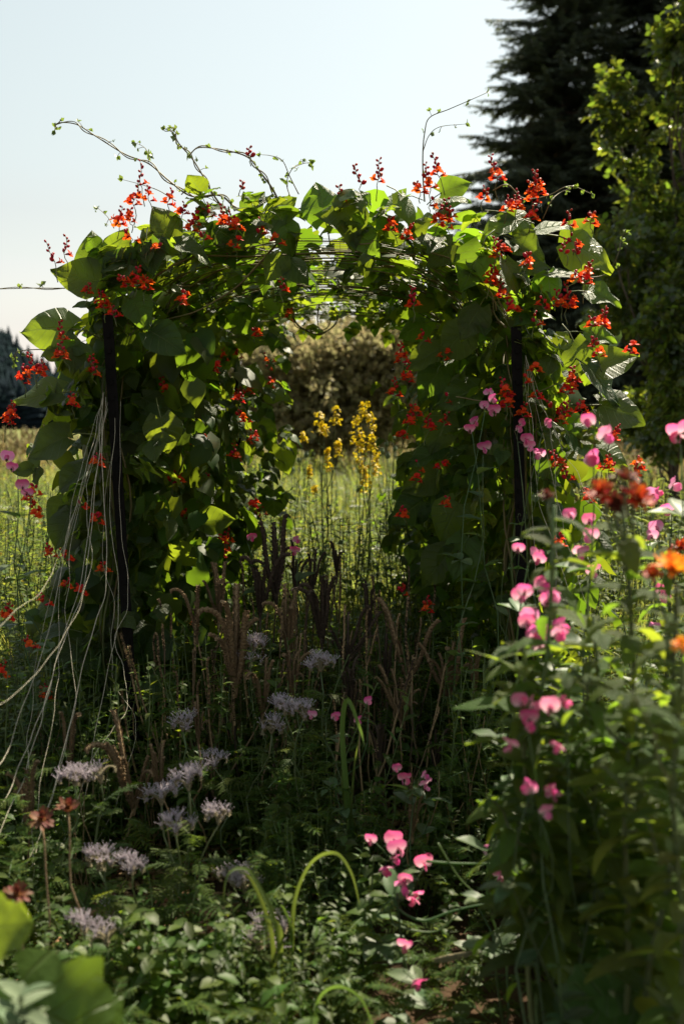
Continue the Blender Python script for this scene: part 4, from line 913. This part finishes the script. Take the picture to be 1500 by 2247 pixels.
# ------------------------------------------------------------------ sweet peas
random.seed(83)
def wbroad(t): return math.sin(math.pi * (.10 + .78 * t)) ** .55
BAN, WNG = [], []
for k in range(4):
    b = MB(); b.blade(frame((0, 0, 0), (0, .35, 1), (0, -1, .4)), .026, .019, wbroad, nl=5, nw=3, fold=-.1, droop=rnd(.1, .9), wave=.20, lobe=.1, seed=k * 2.1, cup=rnd(-.3, .3)); BAN.append(b.mesh('banner_petal', M_pinkpale if k == 3 else M_pink))
    b = MB(); b.blade(frame((0, 0, 0), (0, 1, .1), (1, 0, .25)), .020, .010, wbroad, nl=4, nw=2, fold=.1, droop=rnd(-.5, .3), wave=.08, seed=k, cup=.5); WNG.append(b.mesh('wing_petal', M_pinkpale if k % 2 else M_pink))
CAL = MB(); CAL.tube([(0, -.012, 0), (0, -.006, 0), (0, 0, 0), (0, .004, 0)], .0016, .0042, 6)
for a in range(5): CAL.blade(frame((0, .002, 0), (math.cos(a * 1.257) * .5, 1, math.sin(a * 1.257) * .5), (math.cos(a * 1.257), 0, math.sin(a * 1.257))), .009, .002, lambda t: 1 - .9 * t, nl=2, nw=1)
CALM = CAL.mesh('pea_calyx', M_gstem)
def pea_flower(root, p, out, s=1.0):
    M = frame(p, out, V((0, 0, 1)) + rvec(.25), s)
    f = place('flower', CALM, root, M)
    place('banner_petal', random.choice(BAN), f, M)
    for sg in (-1, 1): place('wing_petal', random.choice(WNG), f, M @ Matrix.Translation((sg * .003, .002, 0)) @ Matrix.Diagonal((sg, 1, 1, 1)) @ Matrix.Rotation(rnd(-.2, .2), 4, 'Z'))
PEAL = []
for k in range(3):
    b = MB(); b.blade(Matrix.Identity(4), 1, .24, lambda t: math.sin(math.pi * (.04 + .94 * t)) ** .8, nl=5, nw=2, fold=.3, droop=rnd(.1, .7), wave=.05, seed=k); PEAL.append(b.mesh('pea_leaf', M_pea))
def tendril(root, p, d, L):
    pts = []; q = V(p); a = 0; dd = V(d).normalized(); sd = dd.orthogonal().normalized()
    for i in range(18):
        t = i / 17; a += .05 + .75 * t * t; v = dd * math.cos(a) + sd * math.sin(a); pts.append(q.copy()); q = q + v * L / 17 * (1 - .35 * t)
    b = MB(); b.tube(pts, .0009, .0005, 4); place('tendril', b.mesh('tendril', M_gstem), root)
def sweet_pea(label, flowers, Y, dY=.06, s=1.25, leaves=6, base=None, via=None):
    """flowers = pixel list; stems climb from one base"""
    fp = [P(a, c, Y + rnd(-dY, dY)) for a, c in flowers]; c = sum(fp, V()) / len(fp)
    bs = base or base_of(V((c.x, c.y, 0)), .1)
    r = thing('sweet_pea', label, 'sweet pea', bs, 'sweet peas')
    groups = []
    for p in sorted(fp, key=lambda v: (v.x, v.z)):
        for g in groups:
            if (g[0] - p).length < .10: g.append(p); break
        else: groups.append([p])
    for g in groups:
        m = sum(g, V()) / len(g); top = m + V((rnd(-.02, .02), rnd(-.01, .03), -.02))
        if via: pts = spline([bs] + [V(v) for v in via] + [top], 4); b = MB(); b.tube(pts, .0026, .0015, 5); place('stem', b.mesh('pea_stem', M_pea), r)
        else: pts = stemmed(r, bs, top, .0028, .0015, .09, M_pea)
        for p in g:
            o = (p - m) * 6 + V((rnd(-.6, .6), -rnd(.2, .9), rnd(-.15, .25))); o.normalize()
            e = p - o * .010 * s
            b = MB(); b.tube([top, (top + e) / 2 + V((0, 0, .004)), e], .0011, .0009, 4); place('flower_stalk', b.mesh('pea_stalk', M_pea), r)
            pea_flower(r, p, o, s * rnd(.55, .88))
        for k in range(leaves):
            i = random.randrange(2, len(pts) - 1); p = pts[i]; an = rnd(0, 6.283); d = V((math.cos(an), math.sin(an), rnd(.1, .8)))
            for sg in (-.5, .5): place('leaf', random.choice(PEAL), r, frame(p, Matrix.Rotation(sg, 3, 'Z') @ d, V((0, 0, 1)) + rvec(.3), rnd(.035, .06) * s))
            if rnd(0, 1) < .6: tendril(r, p, d + V((0, 0, .4)), rnd(.06, .12))
for lab, fl_, Y, s in [
    ('sweet pea climbing the right post with a bunch of pink flowers at its top', [(1072, 865), (1062, 895), (1085, 905), (1078, 880), (1040, 930), (1030, 945), (1065, 985)], -.35, 1.5),
    ('sweet pea with smaller pink flowers just right of the right post', [(1140, 932), (1135, 945), (1198, 935), (1160, 968), (1158, 982), (1185, 1000)], -.35, 1.4),
    ('sweet pea holding three large pale pink blossoms out at the right', [(1295, 930), (1322, 962), (1282, 1010)], -1.3, 1.7),
    ('sweet pea cut by the right edge, single large blossom high up', [(1488, 958), (1500, 950)], -1.4, 1.7),
    ('pink sweet peas behind the orange flowers at the right edge', [(1440, 1085), (1472, 1070), (1425, 1095), (1455, 1120), (1440, 1165), (1430, 1180), (1448, 1300), (1440, 1380), (1460, 1320)], -.9, 1.5),
    ('pink sweet peas just below the orange flower heads', [(1290, 1148), (1250, 1138), (1300, 1180), (1268, 1215), (1135, 1208), (1182, 1232), (1176, 1222), (1296, 1255)], -1.2, 1.4),
    ('big column of pink sweet peas left of the tall leafy stems', [(1150, 1305), (1140, 1315), (1180, 1290), (1205, 1315), (1200, 1325), (1160, 1365), (1180, 1385), (1190, 1405), (1170, 1400), (1215, 1395), (1155, 1375), (1185, 1420), (1225, 1385)], -1.55, 1.4),
    ('pink sweet peas halfway down the right side, above the drooping leaf', [(1142, 1548), (1165, 1552), (1162, 1582), (1155, 1600), (1122, 1635), (1230, 1545), (1208, 1560)], -1.85, 1.15),
    ('pink sweet peas half hidden by leaves low on the right side', [(1162, 1735), (1205, 1735), (1192, 1785), (1215, 1745), (1230, 1640)], -1.9, 1.1),
    ('trailing sweet pea in the dark foreground with the largest bunch of pink flowers', [(815, 1848), (860, 1850), (872, 1868), (838, 1905), (862, 1885), (888, 1935), (905, 1962), (912, 1975), (880, 1945), (932, 1900)], -1.35, 1.5),
    ('two pale sweet pea blossoms in the dark, right of the largest bunch', [(1075, 1875), (1095, 1925)], -1.35, 1.5),
    ('lowest sweet pea, two pink blossoms near the bottom centre', [(885, 2078), (908, 2150)], -1.5, 1.6),
    ('small magenta sweet peas right of the upright grass blade', [(872, 1690), (885, 1712), (928, 1705), (930, 1722)], -.95, 1.3),
    ('small pink sweet peas beside the wide lilac flower', [(685, 1572), (732, 1575), (782, 1582), (806, 1542)], -.75, 1.3),
    ('pink sweet pea blossoms among the dark spikes in the opening', [(648, 1188), (650, 1210), (550, 1182)], .1, 1.4),
    ('pink sweet pea at the far left edge below the red flowers', [(15, 1010), (25, 1030), (35, 1025), (50, 1072), (60, 1085)], -.5, 1.6)]:
    sweet_pea(lab, fl_, Y, s=s)
# bare sagging pea stems in the dark foreground belong to the trailing plant
pr = [o for o in bpy.data.objects if o.get('label', '').startswith('trailing sweet pea')][0]
for pix, r0 in [([(860, 1965), (880, 2000), (930, 2020), (990, 2000), (1060, 1985), (1130, 1988)], 3.4), ([(850, 1990), (870, 2030), (950, 2045), (1000, 2010), (1010, 1990)], 3.0), ([(935, 1890), (1010, 1895), (1100, 1893), (1180, 1880)], 3.2), ([(870, 1960), (880, 2060), (900, 2140), (980, 2150), (1100, 2140), (1210, 2165)], 3.4), ([(960, 1850), (1010, 1930), (1080, 1990)], 2.4), ([(1010, 2180), (1060, 2230), (1100, 2260)], 2.4), ([(1110, 1950), (1130, 2040), (1160, 2110)], 2.4)]:
    b = MB(); b.tube(spline([P(a, c, -1.4) for a, c in pix], 7), mpx(r0, -1.4), mpx(r0 * .6, -1.4), 5); place('trailing_stem', b.mesh('pea_trail', M_pea), pr)
for (a, c), (d, e) in [((945, 2105), (1030, 2078)), ((1145, 1985), (1180, 2020))]:
    p0, p1 = P(a, c, -1.4), P(d, e, -1.42); b = MB(); b.blade(frame(p0, p1 - p0, (0, -.5, 1)), (p1 - p0).length, .008, lambda t: math.sin(math.pi * (.1 + .85 * t)) ** .5, nl=6, nw=2, fold=-.6, cup=1.2, droop=.3); place('seed_pod', b.mesh('seed_pod', M_coil), pr)

# ------------------------------------------------------------------ tall strawflower-like plants on the right
random.seed(89)
def wl(t): return math.sin(math.pi * min(1, (.05 + .93 * t ** .8))) ** .75
LAN = []
for k in range(6):
    b = MB(); b.blade(Matrix.Identity(4), 1, rnd(.14, .21), wl, nl=7, nw=2, fold=rnd(.1, .5), droop=rnd(.3, 1.5), wave=.05, seed=k * 1.9); b.tube([(0, .02, 0), (0, -.06, -.01)], .018, .02, 4, mat=1, cap=False); LAN.append(b.mesh('lance_leaf', M_lance, M_gstem))
PET = {}
for nm, m in (('orange', M_orange), ('amber', M_amber), ('rust', M_rust)):
    PET[nm] = []
    for k in range(2):
        b = MB(); b.blade(Matrix.Identity(4), 1, .22, lambda t: math.sin(math.pi * (.18 + .72 * t)) ** .7, nl=4, nw=1, fold=.3, droop=(-.7, .3)[k], seed=k); PET[nm].append(b.mesh(nm + '_petal', m))
DSC = MB(); DSC.ball((0, 0, 0), 1, 0, (1, 1, .55), 10, 6)
for k in range(60):
    a = k * 2.4; r = math.sqrt(k / 60) * .95; DSC.ball((r * math.cos(a), r * math.sin(a), .55 * math.sqrt(max(0, 1 - r * r))), .08, 0, (1, 1, 1.3), 4, 3)
DSCM = DSC.mesh('flower_disc', M_disc)
def daisy(root, p, axis, R, col, rings=3, openness=1.0):
    ax = V(axis).normalized(); x = ax.orthogonal().normalized(); y = ax.cross(x)
    M = Matrix(((x.x, y.x, ax.x, p.x), (x.y, y.y, ax.y, p.y), (x.z, y.z, ax.z, p.z), (0, 0, 0, 1)))
    h = place('flower_head', DSCM, root, M @ Matrix.Scale(R * .34, 4))
    for rg in range(rings):
        n = 15 - rg * 2
        for k in range(n):
            a = 6.283 * (k + .5 * rg) / n + rnd(-.1, .1); el = (.08 + .42 * rg) / openness + rnd(-.08, .12)
            o = V((math.cos(a) * math.cos(el), math.sin(a) * math.cos(el), math.sin(el)))
            place('petal', random.choice(PET[col]), h, M @ frame(o * R * .18, o, (0, 0, 1), R * (.85 - .16 * rg) * rnd(.85, 1.1)))
def tall(label, px, py, Y, heads, nl=34, leafpx=105, lean=0.0, branches=2):
    top = P(px, py, Y); bs = base_of(V((top.x + lean, top.y, 0)), .04)
    r = thing('strawflower_plant', label, 'flowering plant', bs, 'tall leafy plants at the right')
    pts = stemmed(r, bs, top, .0065, .0035, .03)
    L = mpx(leafpx, Y)
    def leaves(pts, n, sc):
        for k in range(n):
            q = .35 + .64 * ((k + rnd(0, 1)) / n) ** .8; i = min(len(pts) - 2, int(q * (len(pts) - 1))); p = pts[i].lerp(pts[i + 1], q * (len(pts) - 1) - i); an = k * 2.4 + rnd(-.3, .3)
            place('leaf', random.choice(LAN), r, frame(p, V((math.cos(an), math.sin(an), rnd(.1, .7))), V((0, 0, 1)) + rvec(.3), L * sc * rnd(.85, 1.45) * (1.2 - .35 * q)))
    leaves(pts, int(nl * 1.35), 1.0)
    for k in range(branches):
        i = random.randrange(4, 8); an = rnd(0, 6.283); e = pts[i] + V((math.cos(an) * .13, math.sin(an) * .13, rnd(.08, .2))); bp = stemmed(r, pts[i], e, .0035, .002, .02, None, 'branch'); leaves(bp, 8, .75)
    for (a, c, R, col, op, ax) in heads:
        p = P(a, c, Y + rnd(-.02, .02)); bp = stemmed(r, pts[-2] if (pts[-1] - p).length < .12 else pts[-4], p - V(ax).normalized() * .008, .003, .0025, .01, None, 'branch'); daisy(r, p, ax, mpx(R * .86, Y), col, 3, op)
for a in [
    ('tall leafy plant crowned by a cluster of orange-red flower heads', 1365, 1110, -1.9, [(1318, 1082, 42, 'orange', 1, (-.4, -.5, .7)), (1370, 1048, 40, 'rust', 1.2, (.1, -.3, 1)), (1395, 1092, 48, 'orange', 1, (.4, -.5, .6)), (1350, 1105, 34, 'rust', 1, (0, -.8, .3))], 40, 110),
    ('leafy plant with a closed rusty bud, left of the orange cluster', 1215, 1110, -1.8, [(1200, 1090, 26, 'rust', .5, (-.2, -.2, 1))], 30, 95),
    ('plant at the right edge bearing a large amber flower seen from the side', 1485, 1290, -2.0, [(1480, 1250, 62, 'amber', 1.3, (.1, -.25, 1)), (1432, 1262, 30, 'orange', .7, (-.5, -.3, .8))], 34, 110),
    ('plant at the right edge with an orange flower below the amber one', 1500, 1440, -2.1, [(1496, 1415, 30, 'amber', 1.2, (-.2, -.4, 1))], 34, 120),
    ('leafy stem reaching left with bright pointed leaves over the dark gap', 1150, 1400, -1.75, [], 30, 135, .05, 2),
    ('dense leafy stem in the middle of the right-hand thicket', 1300, 1350, -1.7, [], 44, 110, 0, 4),
    ('leafy stem filling the lower right of the thicket', 1400, 1500, -1.8, [], 44, 115, 0, 4),
    ('leafy stem with a drooping grey-green leaf over the pink flowers', 1140, 1690, -1.7, [], 24, 120, .05, 2),
    ('leafy stem low at the right, under the pink blossoms', 1270, 1620, -1.6, [], 40, 110, 0, 4),
    ('leafy stem low in the bottom right corner', 1440, 1800, -1.8, [], 36, 120, 0, 4),
    ('leafy plant behind the thicket with a small orange bloom at the right edge', 1470, 1180, -1.2, [(1492, 1200, 26, 'orange', 1, (-.3, -.5, .7))], 36, 80, 0, 3),
    ('leafy stem between the sweet pea column and the thicket', 1240, 1480, -1.3, [], 36, 85, 0, 3)]:
    tall(*a)
# dried copper flower heads at left
for lab, px, py, Y, R in [('dried copper-coloured cup flower at the left edge', 38, 1965, -1.7, 26), ('dried rusty flower behind the strings, above the copper cup', 150, 1775, -1.4, 24), ('withered rusty flower left of the upper lilac phacelia', 92, 1800, -1.4, 26)]:
    p = P(px, py, Y); bs = base_of(V((p.x, p.y, 0)), .03); r = thing('dried_flower', lab, 'dried flower', bs, 'dried rusty flowers')
    stemmed(r, bs, p, .003, .0022, .03, M_spike); daisy(r, p, (.1, -.3, 1), mpx(R, Y) * 1.3, 'rust', 3, .45)

# ------------------------------------------------------------------ broad grass blades
random.seed(97)
def wgrass(t): return (min(1, t * 6 + .4)) * (1 - t) ** .55
def strap(b, pts, W, nrm):
    n = len(pts); vs = []; uv = []
    for i, p in enumerate(pts):
        t = (pts[min(i + 1, n - 1)] - pts[max(0, i - 1)]).normalized(); q = i / (n - 1); N_ = V(nrm) + V((.25 * math.sin(q * 4), 0, .2)); s = t.cross(N_).normalized(); s = (s + V((0, .55, .1))).normalized(); up = s.cross(t); h = W * wgrass(q)
        for u in (-1, -.5, 0, .5, 1): vs.append(p + s * u * h + up * abs(u) * h * .14); uv.append((u, q))
    b.add(vs, [(i * 5 + k, i * 5 + k + 1, i * 5 + k + 6, i * 5 + k + 5) for i in range(n - 1) for k in range(4)], 0, uv)
def clump(label, blades, Y):
    x0, y0 = blades[0][0][0]; b0 = P(x0, y0, Y); r = thing('grass_clump', label, 'grass', V((b0.x, Y, ground_z(b0.x, Y))), 'broad grass blades')
    for pix, W in blades:
        pts = spline([V((b0.x + rnd(-.02, .02), Y + rnd(-.02, .02), ground_z(b0.x, Y)))] + [P(a, c, Y - .02 * i) for i, (a, c) in enumerate(pix)], 6)
        b = MB(); strap(b, pts, mpx(W * .58, Y), (rnd(-.3, .3), -1, .3)); place('blade', b.mesh('grass_blade', M_blade), r)
clump('broad upright bright grass blade in the centre of the bed', [([(770, 1850), (758, 1720), (750, 1600), (762, 1535), (790, 1600), (800, 1640)], 17), ([(768, 1850), (775, 1700), (790, 1600)], 9), ([(766, 1850), (752, 1740), (748, 1690)], 8), ([(775, 1900), (780, 1820), (770, 1790)], 9)], -.8)
clump('arching grass blade curving over to the right in front of the dark gap', [([(640, 2050), (650, 1960), (685, 1890), (735, 1872), (770, 1915), (790, 1990)], 13), ([(640, 2060), (625, 2000), (615, 1985)], 9)], -1.4)
clump('pair of arching grass blades left of the centre foreground', [([(610, 2060), (560, 1930), (530, 1905), (500, 1920), (490, 1975)], 12), ([(600, 2100), (585, 2010), (550, 1930), (520, 1910)], 12), ([(615, 2140), (615, 2040), (580, 2010), (555, 2015)], 11)], -1.5)
clump('lowest arching grass blade cut by the bottom edge', [([(690, 2260), (700, 2190), (740, 2165), (790, 2190), (822, 2260)], 12), ([(690, 2260), (670, 2200), (650, 2170)], 9)], -1.65)

# ------------------------------------------------------------------ squash leaves, sage rosette, big leaf at the lower right
def squash(label, leaves, Y):
    c = P(leaves[0][0], leaves[0][1], Y); r = thing('squash_plant', label, 'squash plant', V((c.x, c.y, 0)), None)
    for px, py, L, an, tilt in leaves:
        b = MB(); Lm = mpx(L, Y); a = rad(an); d = V((math.cos(a), -.2, math.sin(a))); n = V((.1, -math.cos(rad(tilt)), math.sin(rad(tilt)))); p = P(px, py, Y) - d.normalized() * Lm * .5
        b.blade(frame(p, d, n), Lm, Lm * .52, lambda t: (math.sin(math.pi * min(1, .10 + .90 * t)) ** .6) * (1 + .13 * math.sin(t * 17) + .06 * math.sin(t * 41)), nl=22, nw=4, fold=.12, droop=.7, wave=.07, lobe=.25, seed=px * .01)
        place('leaf', b.mesh('squash_leaf', M_squash), r); b = MB(); b.tube(wiggle(V((c.x, c.y, 0)), p, 7, .05), .007, .006, 6); place('leaf_stalk', b.mesh('squash_stalk', M_gstem), r)
squash('large blurred bright green squash leaves in the bottom left corner', [(150, 2255, 270, -25, 35), (5, 2035, 130, 5, 15), (40, 2240, 190, 150, 40)], -2.15)
squash('single broad leaf with a pale fold near the bottom right corner', [(1330, 2185, 190, 165, 50), (1400, 2200, 130, -20, 30)], -1.9)
sg_ = P(45, 2185, -2.2); r = thing('sage_rosette', 'grey-green small leaved rosette over the squash leaf at bottom left', 'plant', V((sg_.x, sg_.y, 0)))
spts = stemmed(r, V((sg_.x, sg_.y, 0)), sg_, .004, .003, .02); b = MB(); b.blade(Matrix.Identity(4), 1, .2, wl, nl=5, nw=2, fold=.35, droop=.4); SAG = b.mesh('sage_leaf', M_sage)
for k in range(12): a = k * 2.4; place('leaf', SAG, r, frame(sg_ + V((0, 0, -.006 * k)), V((math.cos(a), math.sin(a), rnd(.2, 1))), (0, 0, 1), rnd(.045, .065)))

# ------------------------------------------------------------------ yellow mustard, umbels, poppy pods in the opening
random.seed(101)
PETY = MB()
for k in range(4):
    a = k * 1.571; PETY.blade(frame((0, 0, 0), (math.cos(a), math.sin(a), .3), (0, 0, 1)), .010, .005, lambda t: math.sin(math.pi * (.15 + .75 * t)), nl=2, nw=1)
def mustard(label, heads, Y):
    c = P(heads[0][0], heads[0][1], Y); bs = base_of(V((c.x, c.y, 0)), .05); r = thing('mustard_plant', label, 'mustard', bs, 'yellow mustard in the opening')
    for px, py, wd, ht in heads:
        t = P(px, py - ht * .4, Y); pts = stemmed(r, bs, t, .005, .002, .05)
        pl_ = []; h = mpx(ht, Y); ww = mpx(wd, Y)
        for k in range(int(16 + ht * .5)):
            q = rnd(0, 1); an = rnd(0, 6.283); rr = ww * .5 * rnd(.2, 1) * (1.05 - .5 * q); pl_.append((0, frame(t + V((math.cos(an) * rr, math.sin(an) * rr, -h * (1 - q) + .02)), rvec(), V((math.cos(an), math.sin(an), .8)), rnd(.9, 1.6))))
        place('flower_cluster', scatter('mustard_flowers', [PETY], [M_yellow], pl_), r, kind='stuff')
        for k in range(5):
            i = random.randrange(3, 9); an = rnd(0, 6.283); e = pts[i] + V((math.cos(an) * .06, math.sin(an) * .06, rnd(.04, .12))); stemmed(r, pts[i], e, .002, .001, .01, None, 'branch')
            place('leaf', random.choice(LAN), r, frame(pts[i - 2], V((math.cos(an), math.sin(an), .6)), (0, 0, 1), rnd(.05, .10)))
mustard('tall yellow mustard at the left of the arch opening', [(700, 930, 42, 46), (738, 915, 36, 40), (712, 945, 30, 30), (742, 985, 24, 40), (718, 1010, 24, 50)], 2.6)
mustard('fullest yellow mustard at the right of the arch opening', [(800, 905, 40, 40), (785, 945, 40, 60), (815, 950, 36, 80), (790, 1000, 40, 70), (825, 1020, 26, 50), (800, 1055, 36, 60)], 2.5)
mustard('small yellow mustard nearest the left wall in the opening', [(665, 965, 22, 20), (680, 1040, 18, 30), (690, 1080, 18, 20)], 2.7)
UMB = MB()
UMB.tube([(0, 0, -.35), (0, 0, -.06)], .003, .002, 4, mat=1)
for k in range(22):
    a = k * 2.4; rr = .055 * math.sqrt(k / 22); UMB.ball((rr * math.cos(a), rr * math.sin(a), -.003 + rnd(-.002, .004)), .007, 0, (1, 1, .5), 5, 3)
    if k % 3 == 0: UMB.tube([(0, 0, -.06), (rr * math.cos(a), rr * math.sin(a), -.004)], .0012, None, 3, mat=1)
UMBM = UMB.mesh('umbel', M_white, M_gstem)
for px, py in [(850, 1075), (835, 1105), (870, 1128), (905, 1128), (845, 1150), (880, 1160), (800, 1150), (848, 1176), (925, 1175), (868, 1200), (830, 1205), (640, 1120), (780, 1110), (912, 1215), (880, 1222), (650, 1160), (668, 1100)]:
    Y = 2.9 + (1230 - py) * .012; p = P(px, py, Y)
    place('white_umbel', UMBM, None, Matrix.Translation(p) @ Matrix.Rotation(rnd(-.15, .15), 4, 'X') @ Matrix.Scale(rnd(.6, 1.1), 4), label='flat white flower umbel in the sunlit grass seen through the arch', cat='flower', group='white umbels in the meadow')
PODM = MB(); PODM.ball((0, 0, 0), .016, 0, (1, 1, 1.2), 8, 6); PODM.tube([(0, 0, .016), (0, 0, .021)], .009, .013, 8); PODM = PODM.mesh('poppy_pod', M_pod)
for lab, pods, Y in [('poppy with round pale seed pods at the right side of the opening', [(848, 975), (862, 960), (838, 990), (866, 985), (850, 1000), (828, 970)], 3.2), ('poppy with a few pods further left in the opening', [(655, 1010), (672, 998), (640, 1030)], 3.4)]:
    p = P(*pods[0], Y); bs = base_of(V((p.x, p.y, 0)), .1); r = thing('poppy_plant', lab, 'poppy', bs, 'poppies gone to seed')
    for a, c in pods: q = P(a, c, Y + rnd(-.1, .1)); stemmed(r, bs, q, .003, .002, .04); place('seed_pod', PODM, r, Matrix.Translation(q) @ Matrix.Scale(rnd(.9, 1.3), 4))

# ------------------------------------------------------------------ uncountable undergrowth and mulch
random.seed(103)
def clearing(x, y): return (0.04 < x < .46 and y < -1.32) or ((x + .50) / .27) ** 2 + ((y + .95) / .45) ** 2 < 1 or ((x - .15) / .2) ** 2 + ((y + .35) / .25) ** 2 < 1
pl_ = []
for _ in range(8000):
    x, y = rnd(-2.1, 2.0), rnd(-2.0, 1.2)
    low = .04 < x < .46 and y < -1.32
    if clearing(x, y) and not low and rnd(0, 1) < .95: continue
    if abs(x) > .42 * (y + 3.6) + .15: continue
    hmax = .40 + .18 * noise.noise((x * 1.5, y * 1.5, 2)) + (.45 * min(1, max(0, (x - .25) / .35)) if y < -.6 else 0) + (.12 if y > -.5 else 0)
    if x < .1 and y < -1.4: hmax *= .75
    if x > .2 and y < -.7 and not low and rnd(0, 1) < .6: continue
    if -.1 < x < .55 and y < -.9: hmax *= .55
    if low: hmax = .2
    z = ground_z(x, y) + hmax * rnd(.02, 1) ** .8; an = rnd(0, 6.283)
    pl_.append((random.randrange(5), frame((x, y, z), V((math.cos(an), math.sin(an), rnd(-.1, .7))), V((0, 0, 1)) + rvec(.3), rnd(.05, .105))))
place('phacelia_foliage', scatter('phacelia_foliage', FERN, [M_fernmass, M_gstem], pl_), kind='stuff', label='ferny green foliage covering the bed below the flowers', cat='foliage')
WD = []
for k in range(4):
    t = MB(); t.tube([(0, 0, 0), (.01, 0, .5), (-.02, .02, 1)], .012, .006, 4, mat=1, cap=False)
    for j in range(24):
        z = .12 + .88 * j / 23; an = j * 2.4
        t.blade(frame((0, 0, z), (math.cos(an), math.sin(an), rnd(.0, .6)), (0, 0, 1)), rnd(.12, .21) * (1.15 - .4 * z), rnd(.035, .055), lambda a: math.sin(math.pi * (.05 + .92 * a)) ** .8, nl=3, nw=1, fold=.3, droop=rnd(.2, .9))
    WD.append(t)
pl_ = []
for _ in range(1300):
    x, y = rnd(-1.4, 1.7), rnd(-2.05, .3)
    if clearing(x, y) and rnd(0, 1) < .9: continue
    if abs(x) > .42 * (y + 3.6) + .15: continue
    if -.15 < x < .45 and y < -.6 and rnd(0, 1) < .7: continue
    s = rnd(.14, .34) * (1.5 if x > .4 and y < -.9 else 1); pl_.append((random.randrange(4), Matrix.Translation((x, y, ground_z(x, y))) @ Matrix.Rotation(rnd(0, 6.28), 4, 'Z') @ Matrix.Rotation(rnd(0, .35), 4, 'X') @ Matrix.Scale(s, 4)))
place('leafy_undergrowth', scatter('leafy_undergrowth', WD, [M_weed, M_gstem], pl_), kind='stuff', label='small leaved weeds crowding the ground in front of the arch', cat='weeds')
dr = MB()
for k in range(9): a = V((rnd(-.1, .1), rnd(-.1, .1), 0)); dr.tube(wiggle(a, a + V((rnd(-.15, .15), rnd(-.15, .15), rnd(.4, 1))), 5, .05), .004, .002, 4, cap=False)
pl_ = []
for _ in range(110):
    x, y = rnd(-1.9, 1.5), rnd(-.9, .9)
    if clearing(x, y): continue
    pl_.append((0, Matrix.Translation((x, y, 0)) @ Matrix.Rotation(rnd(0, 6.28), 4, 'Z') @ Matrix.Scale(rnd(.25, .65), 4)))
place('dry_stalks', scatter('dry_stalks', [dr], [M_spike], pl_), kind='stuff', label='thin dry stalks tangled through the undergrowth', cat='stalks')
ch = []
for k in range(3):
    t = MB(); x, y, z = rnd(.012, .03), rnd(.006, .011), rnd(.002, .004)
    t.add([(sx * x * rnd(.7, 1), sy * y * rnd(.6, 1), sz * z) for sx in (-1, 1) for sy in (-1, 1) for sz in (-1, 1)], [(0, 1, 3, 2), (4, 6, 7, 5), (0, 4, 5, 1), (2, 3, 7, 6), (0, 2, 6, 4), (1, 5, 7, 3)]); ch.append(t)
pl_ = []
for _ in range(5200):
    x, y = rnd(-1.4, .7), rnd(-1.7, .3)
    if x > -.05 and y < -.6: continue
    pl_.append((random.randrange(3), Matrix.Translation((x, y, ground_z(x, y) + rnd(.002, .016))) @ Matrix.Rotation(rnd(0, 6.28), 4, 'Z') @ Matrix.Rotation(rnd(-.5, .5), 4, 'X') @ Matrix.Rotation(rnd(-.4, .4), 4, 'Y') @ Matrix.Scale(rnd(.6, 1.4), 4)))
place('wood_chip_mulch', scatter('wood_chip_mulch', ch, [M_chip], pl_), kind='stuff', label='brown wood chip mulch in the sunlit gap at lower left', cat='mulch')

# tangle of wild stems and dead spikes too dense to count
random.seed(107)
pl_ = []
for _ in range(1500):
    x, y = rnd(-1.3, .75), rnd(-1.6, .9)
    if clearing(x, y) or abs(x) > .42 * (y + 3.6) + .15: continue
    if y < -.9 and .05 < x < .5: continue
    sc = rnd(.3, .62) * (1.1 if y > -.6 else .62); pl_.append((random.randrange(4), Matrix.Translation((x, y, ground_z(x, y))) @ Matrix.Rotation(rnd(0, 6), 4, 'Z') @ Matrix.Rotation(rnd(0, .25), 4, 'X') @ Matrix.Scale(sc, 4)))
place('wild_herbs', scatter('wild_herbs', HB, [M_weed, M_gstem], pl_), kind='stuff', label='tangled leafy herbs between the phacelia in front of the arch', cat='herbs')
dd = []
for k in range(3):
    t = MB(); c_ = SPK[k]; t.tube(wiggle((0, 0, 0), (0, 0, 1.6), 6, .06), .016, .012, 4, cap=False); t.add([V(v) * .55 + V((0, 0, 1.55)) for v in c_.v], c_.f); dd.append(t)
pl_ = []
for _ in range(130):
    x, y = rnd(-.66, .30), rnd(-.5, .5); top = rnd(.42, .86) * (1 - .3 * max(0, -y)); pl_.append((random.randrange(3), Matrix.Translation((x, y, ground_z(x, y))) @ Matrix.Rotation(rnd(0, 6), 4, 'Z') @ Matrix.Rotation(abs(random.gauss(0, .17)), 4, 'X') @ Matrix.Diagonal((rnd(.22, .30), rnd(.22, .30), top / 2.1, 1))))
place('dead_spike_tangle', scatter('dead_spike_tangle', dd, [M_spikemass], pl_), kind='stuff', label='tangle of thin dead brown spikes across the middle of the bed', cat='stalks')
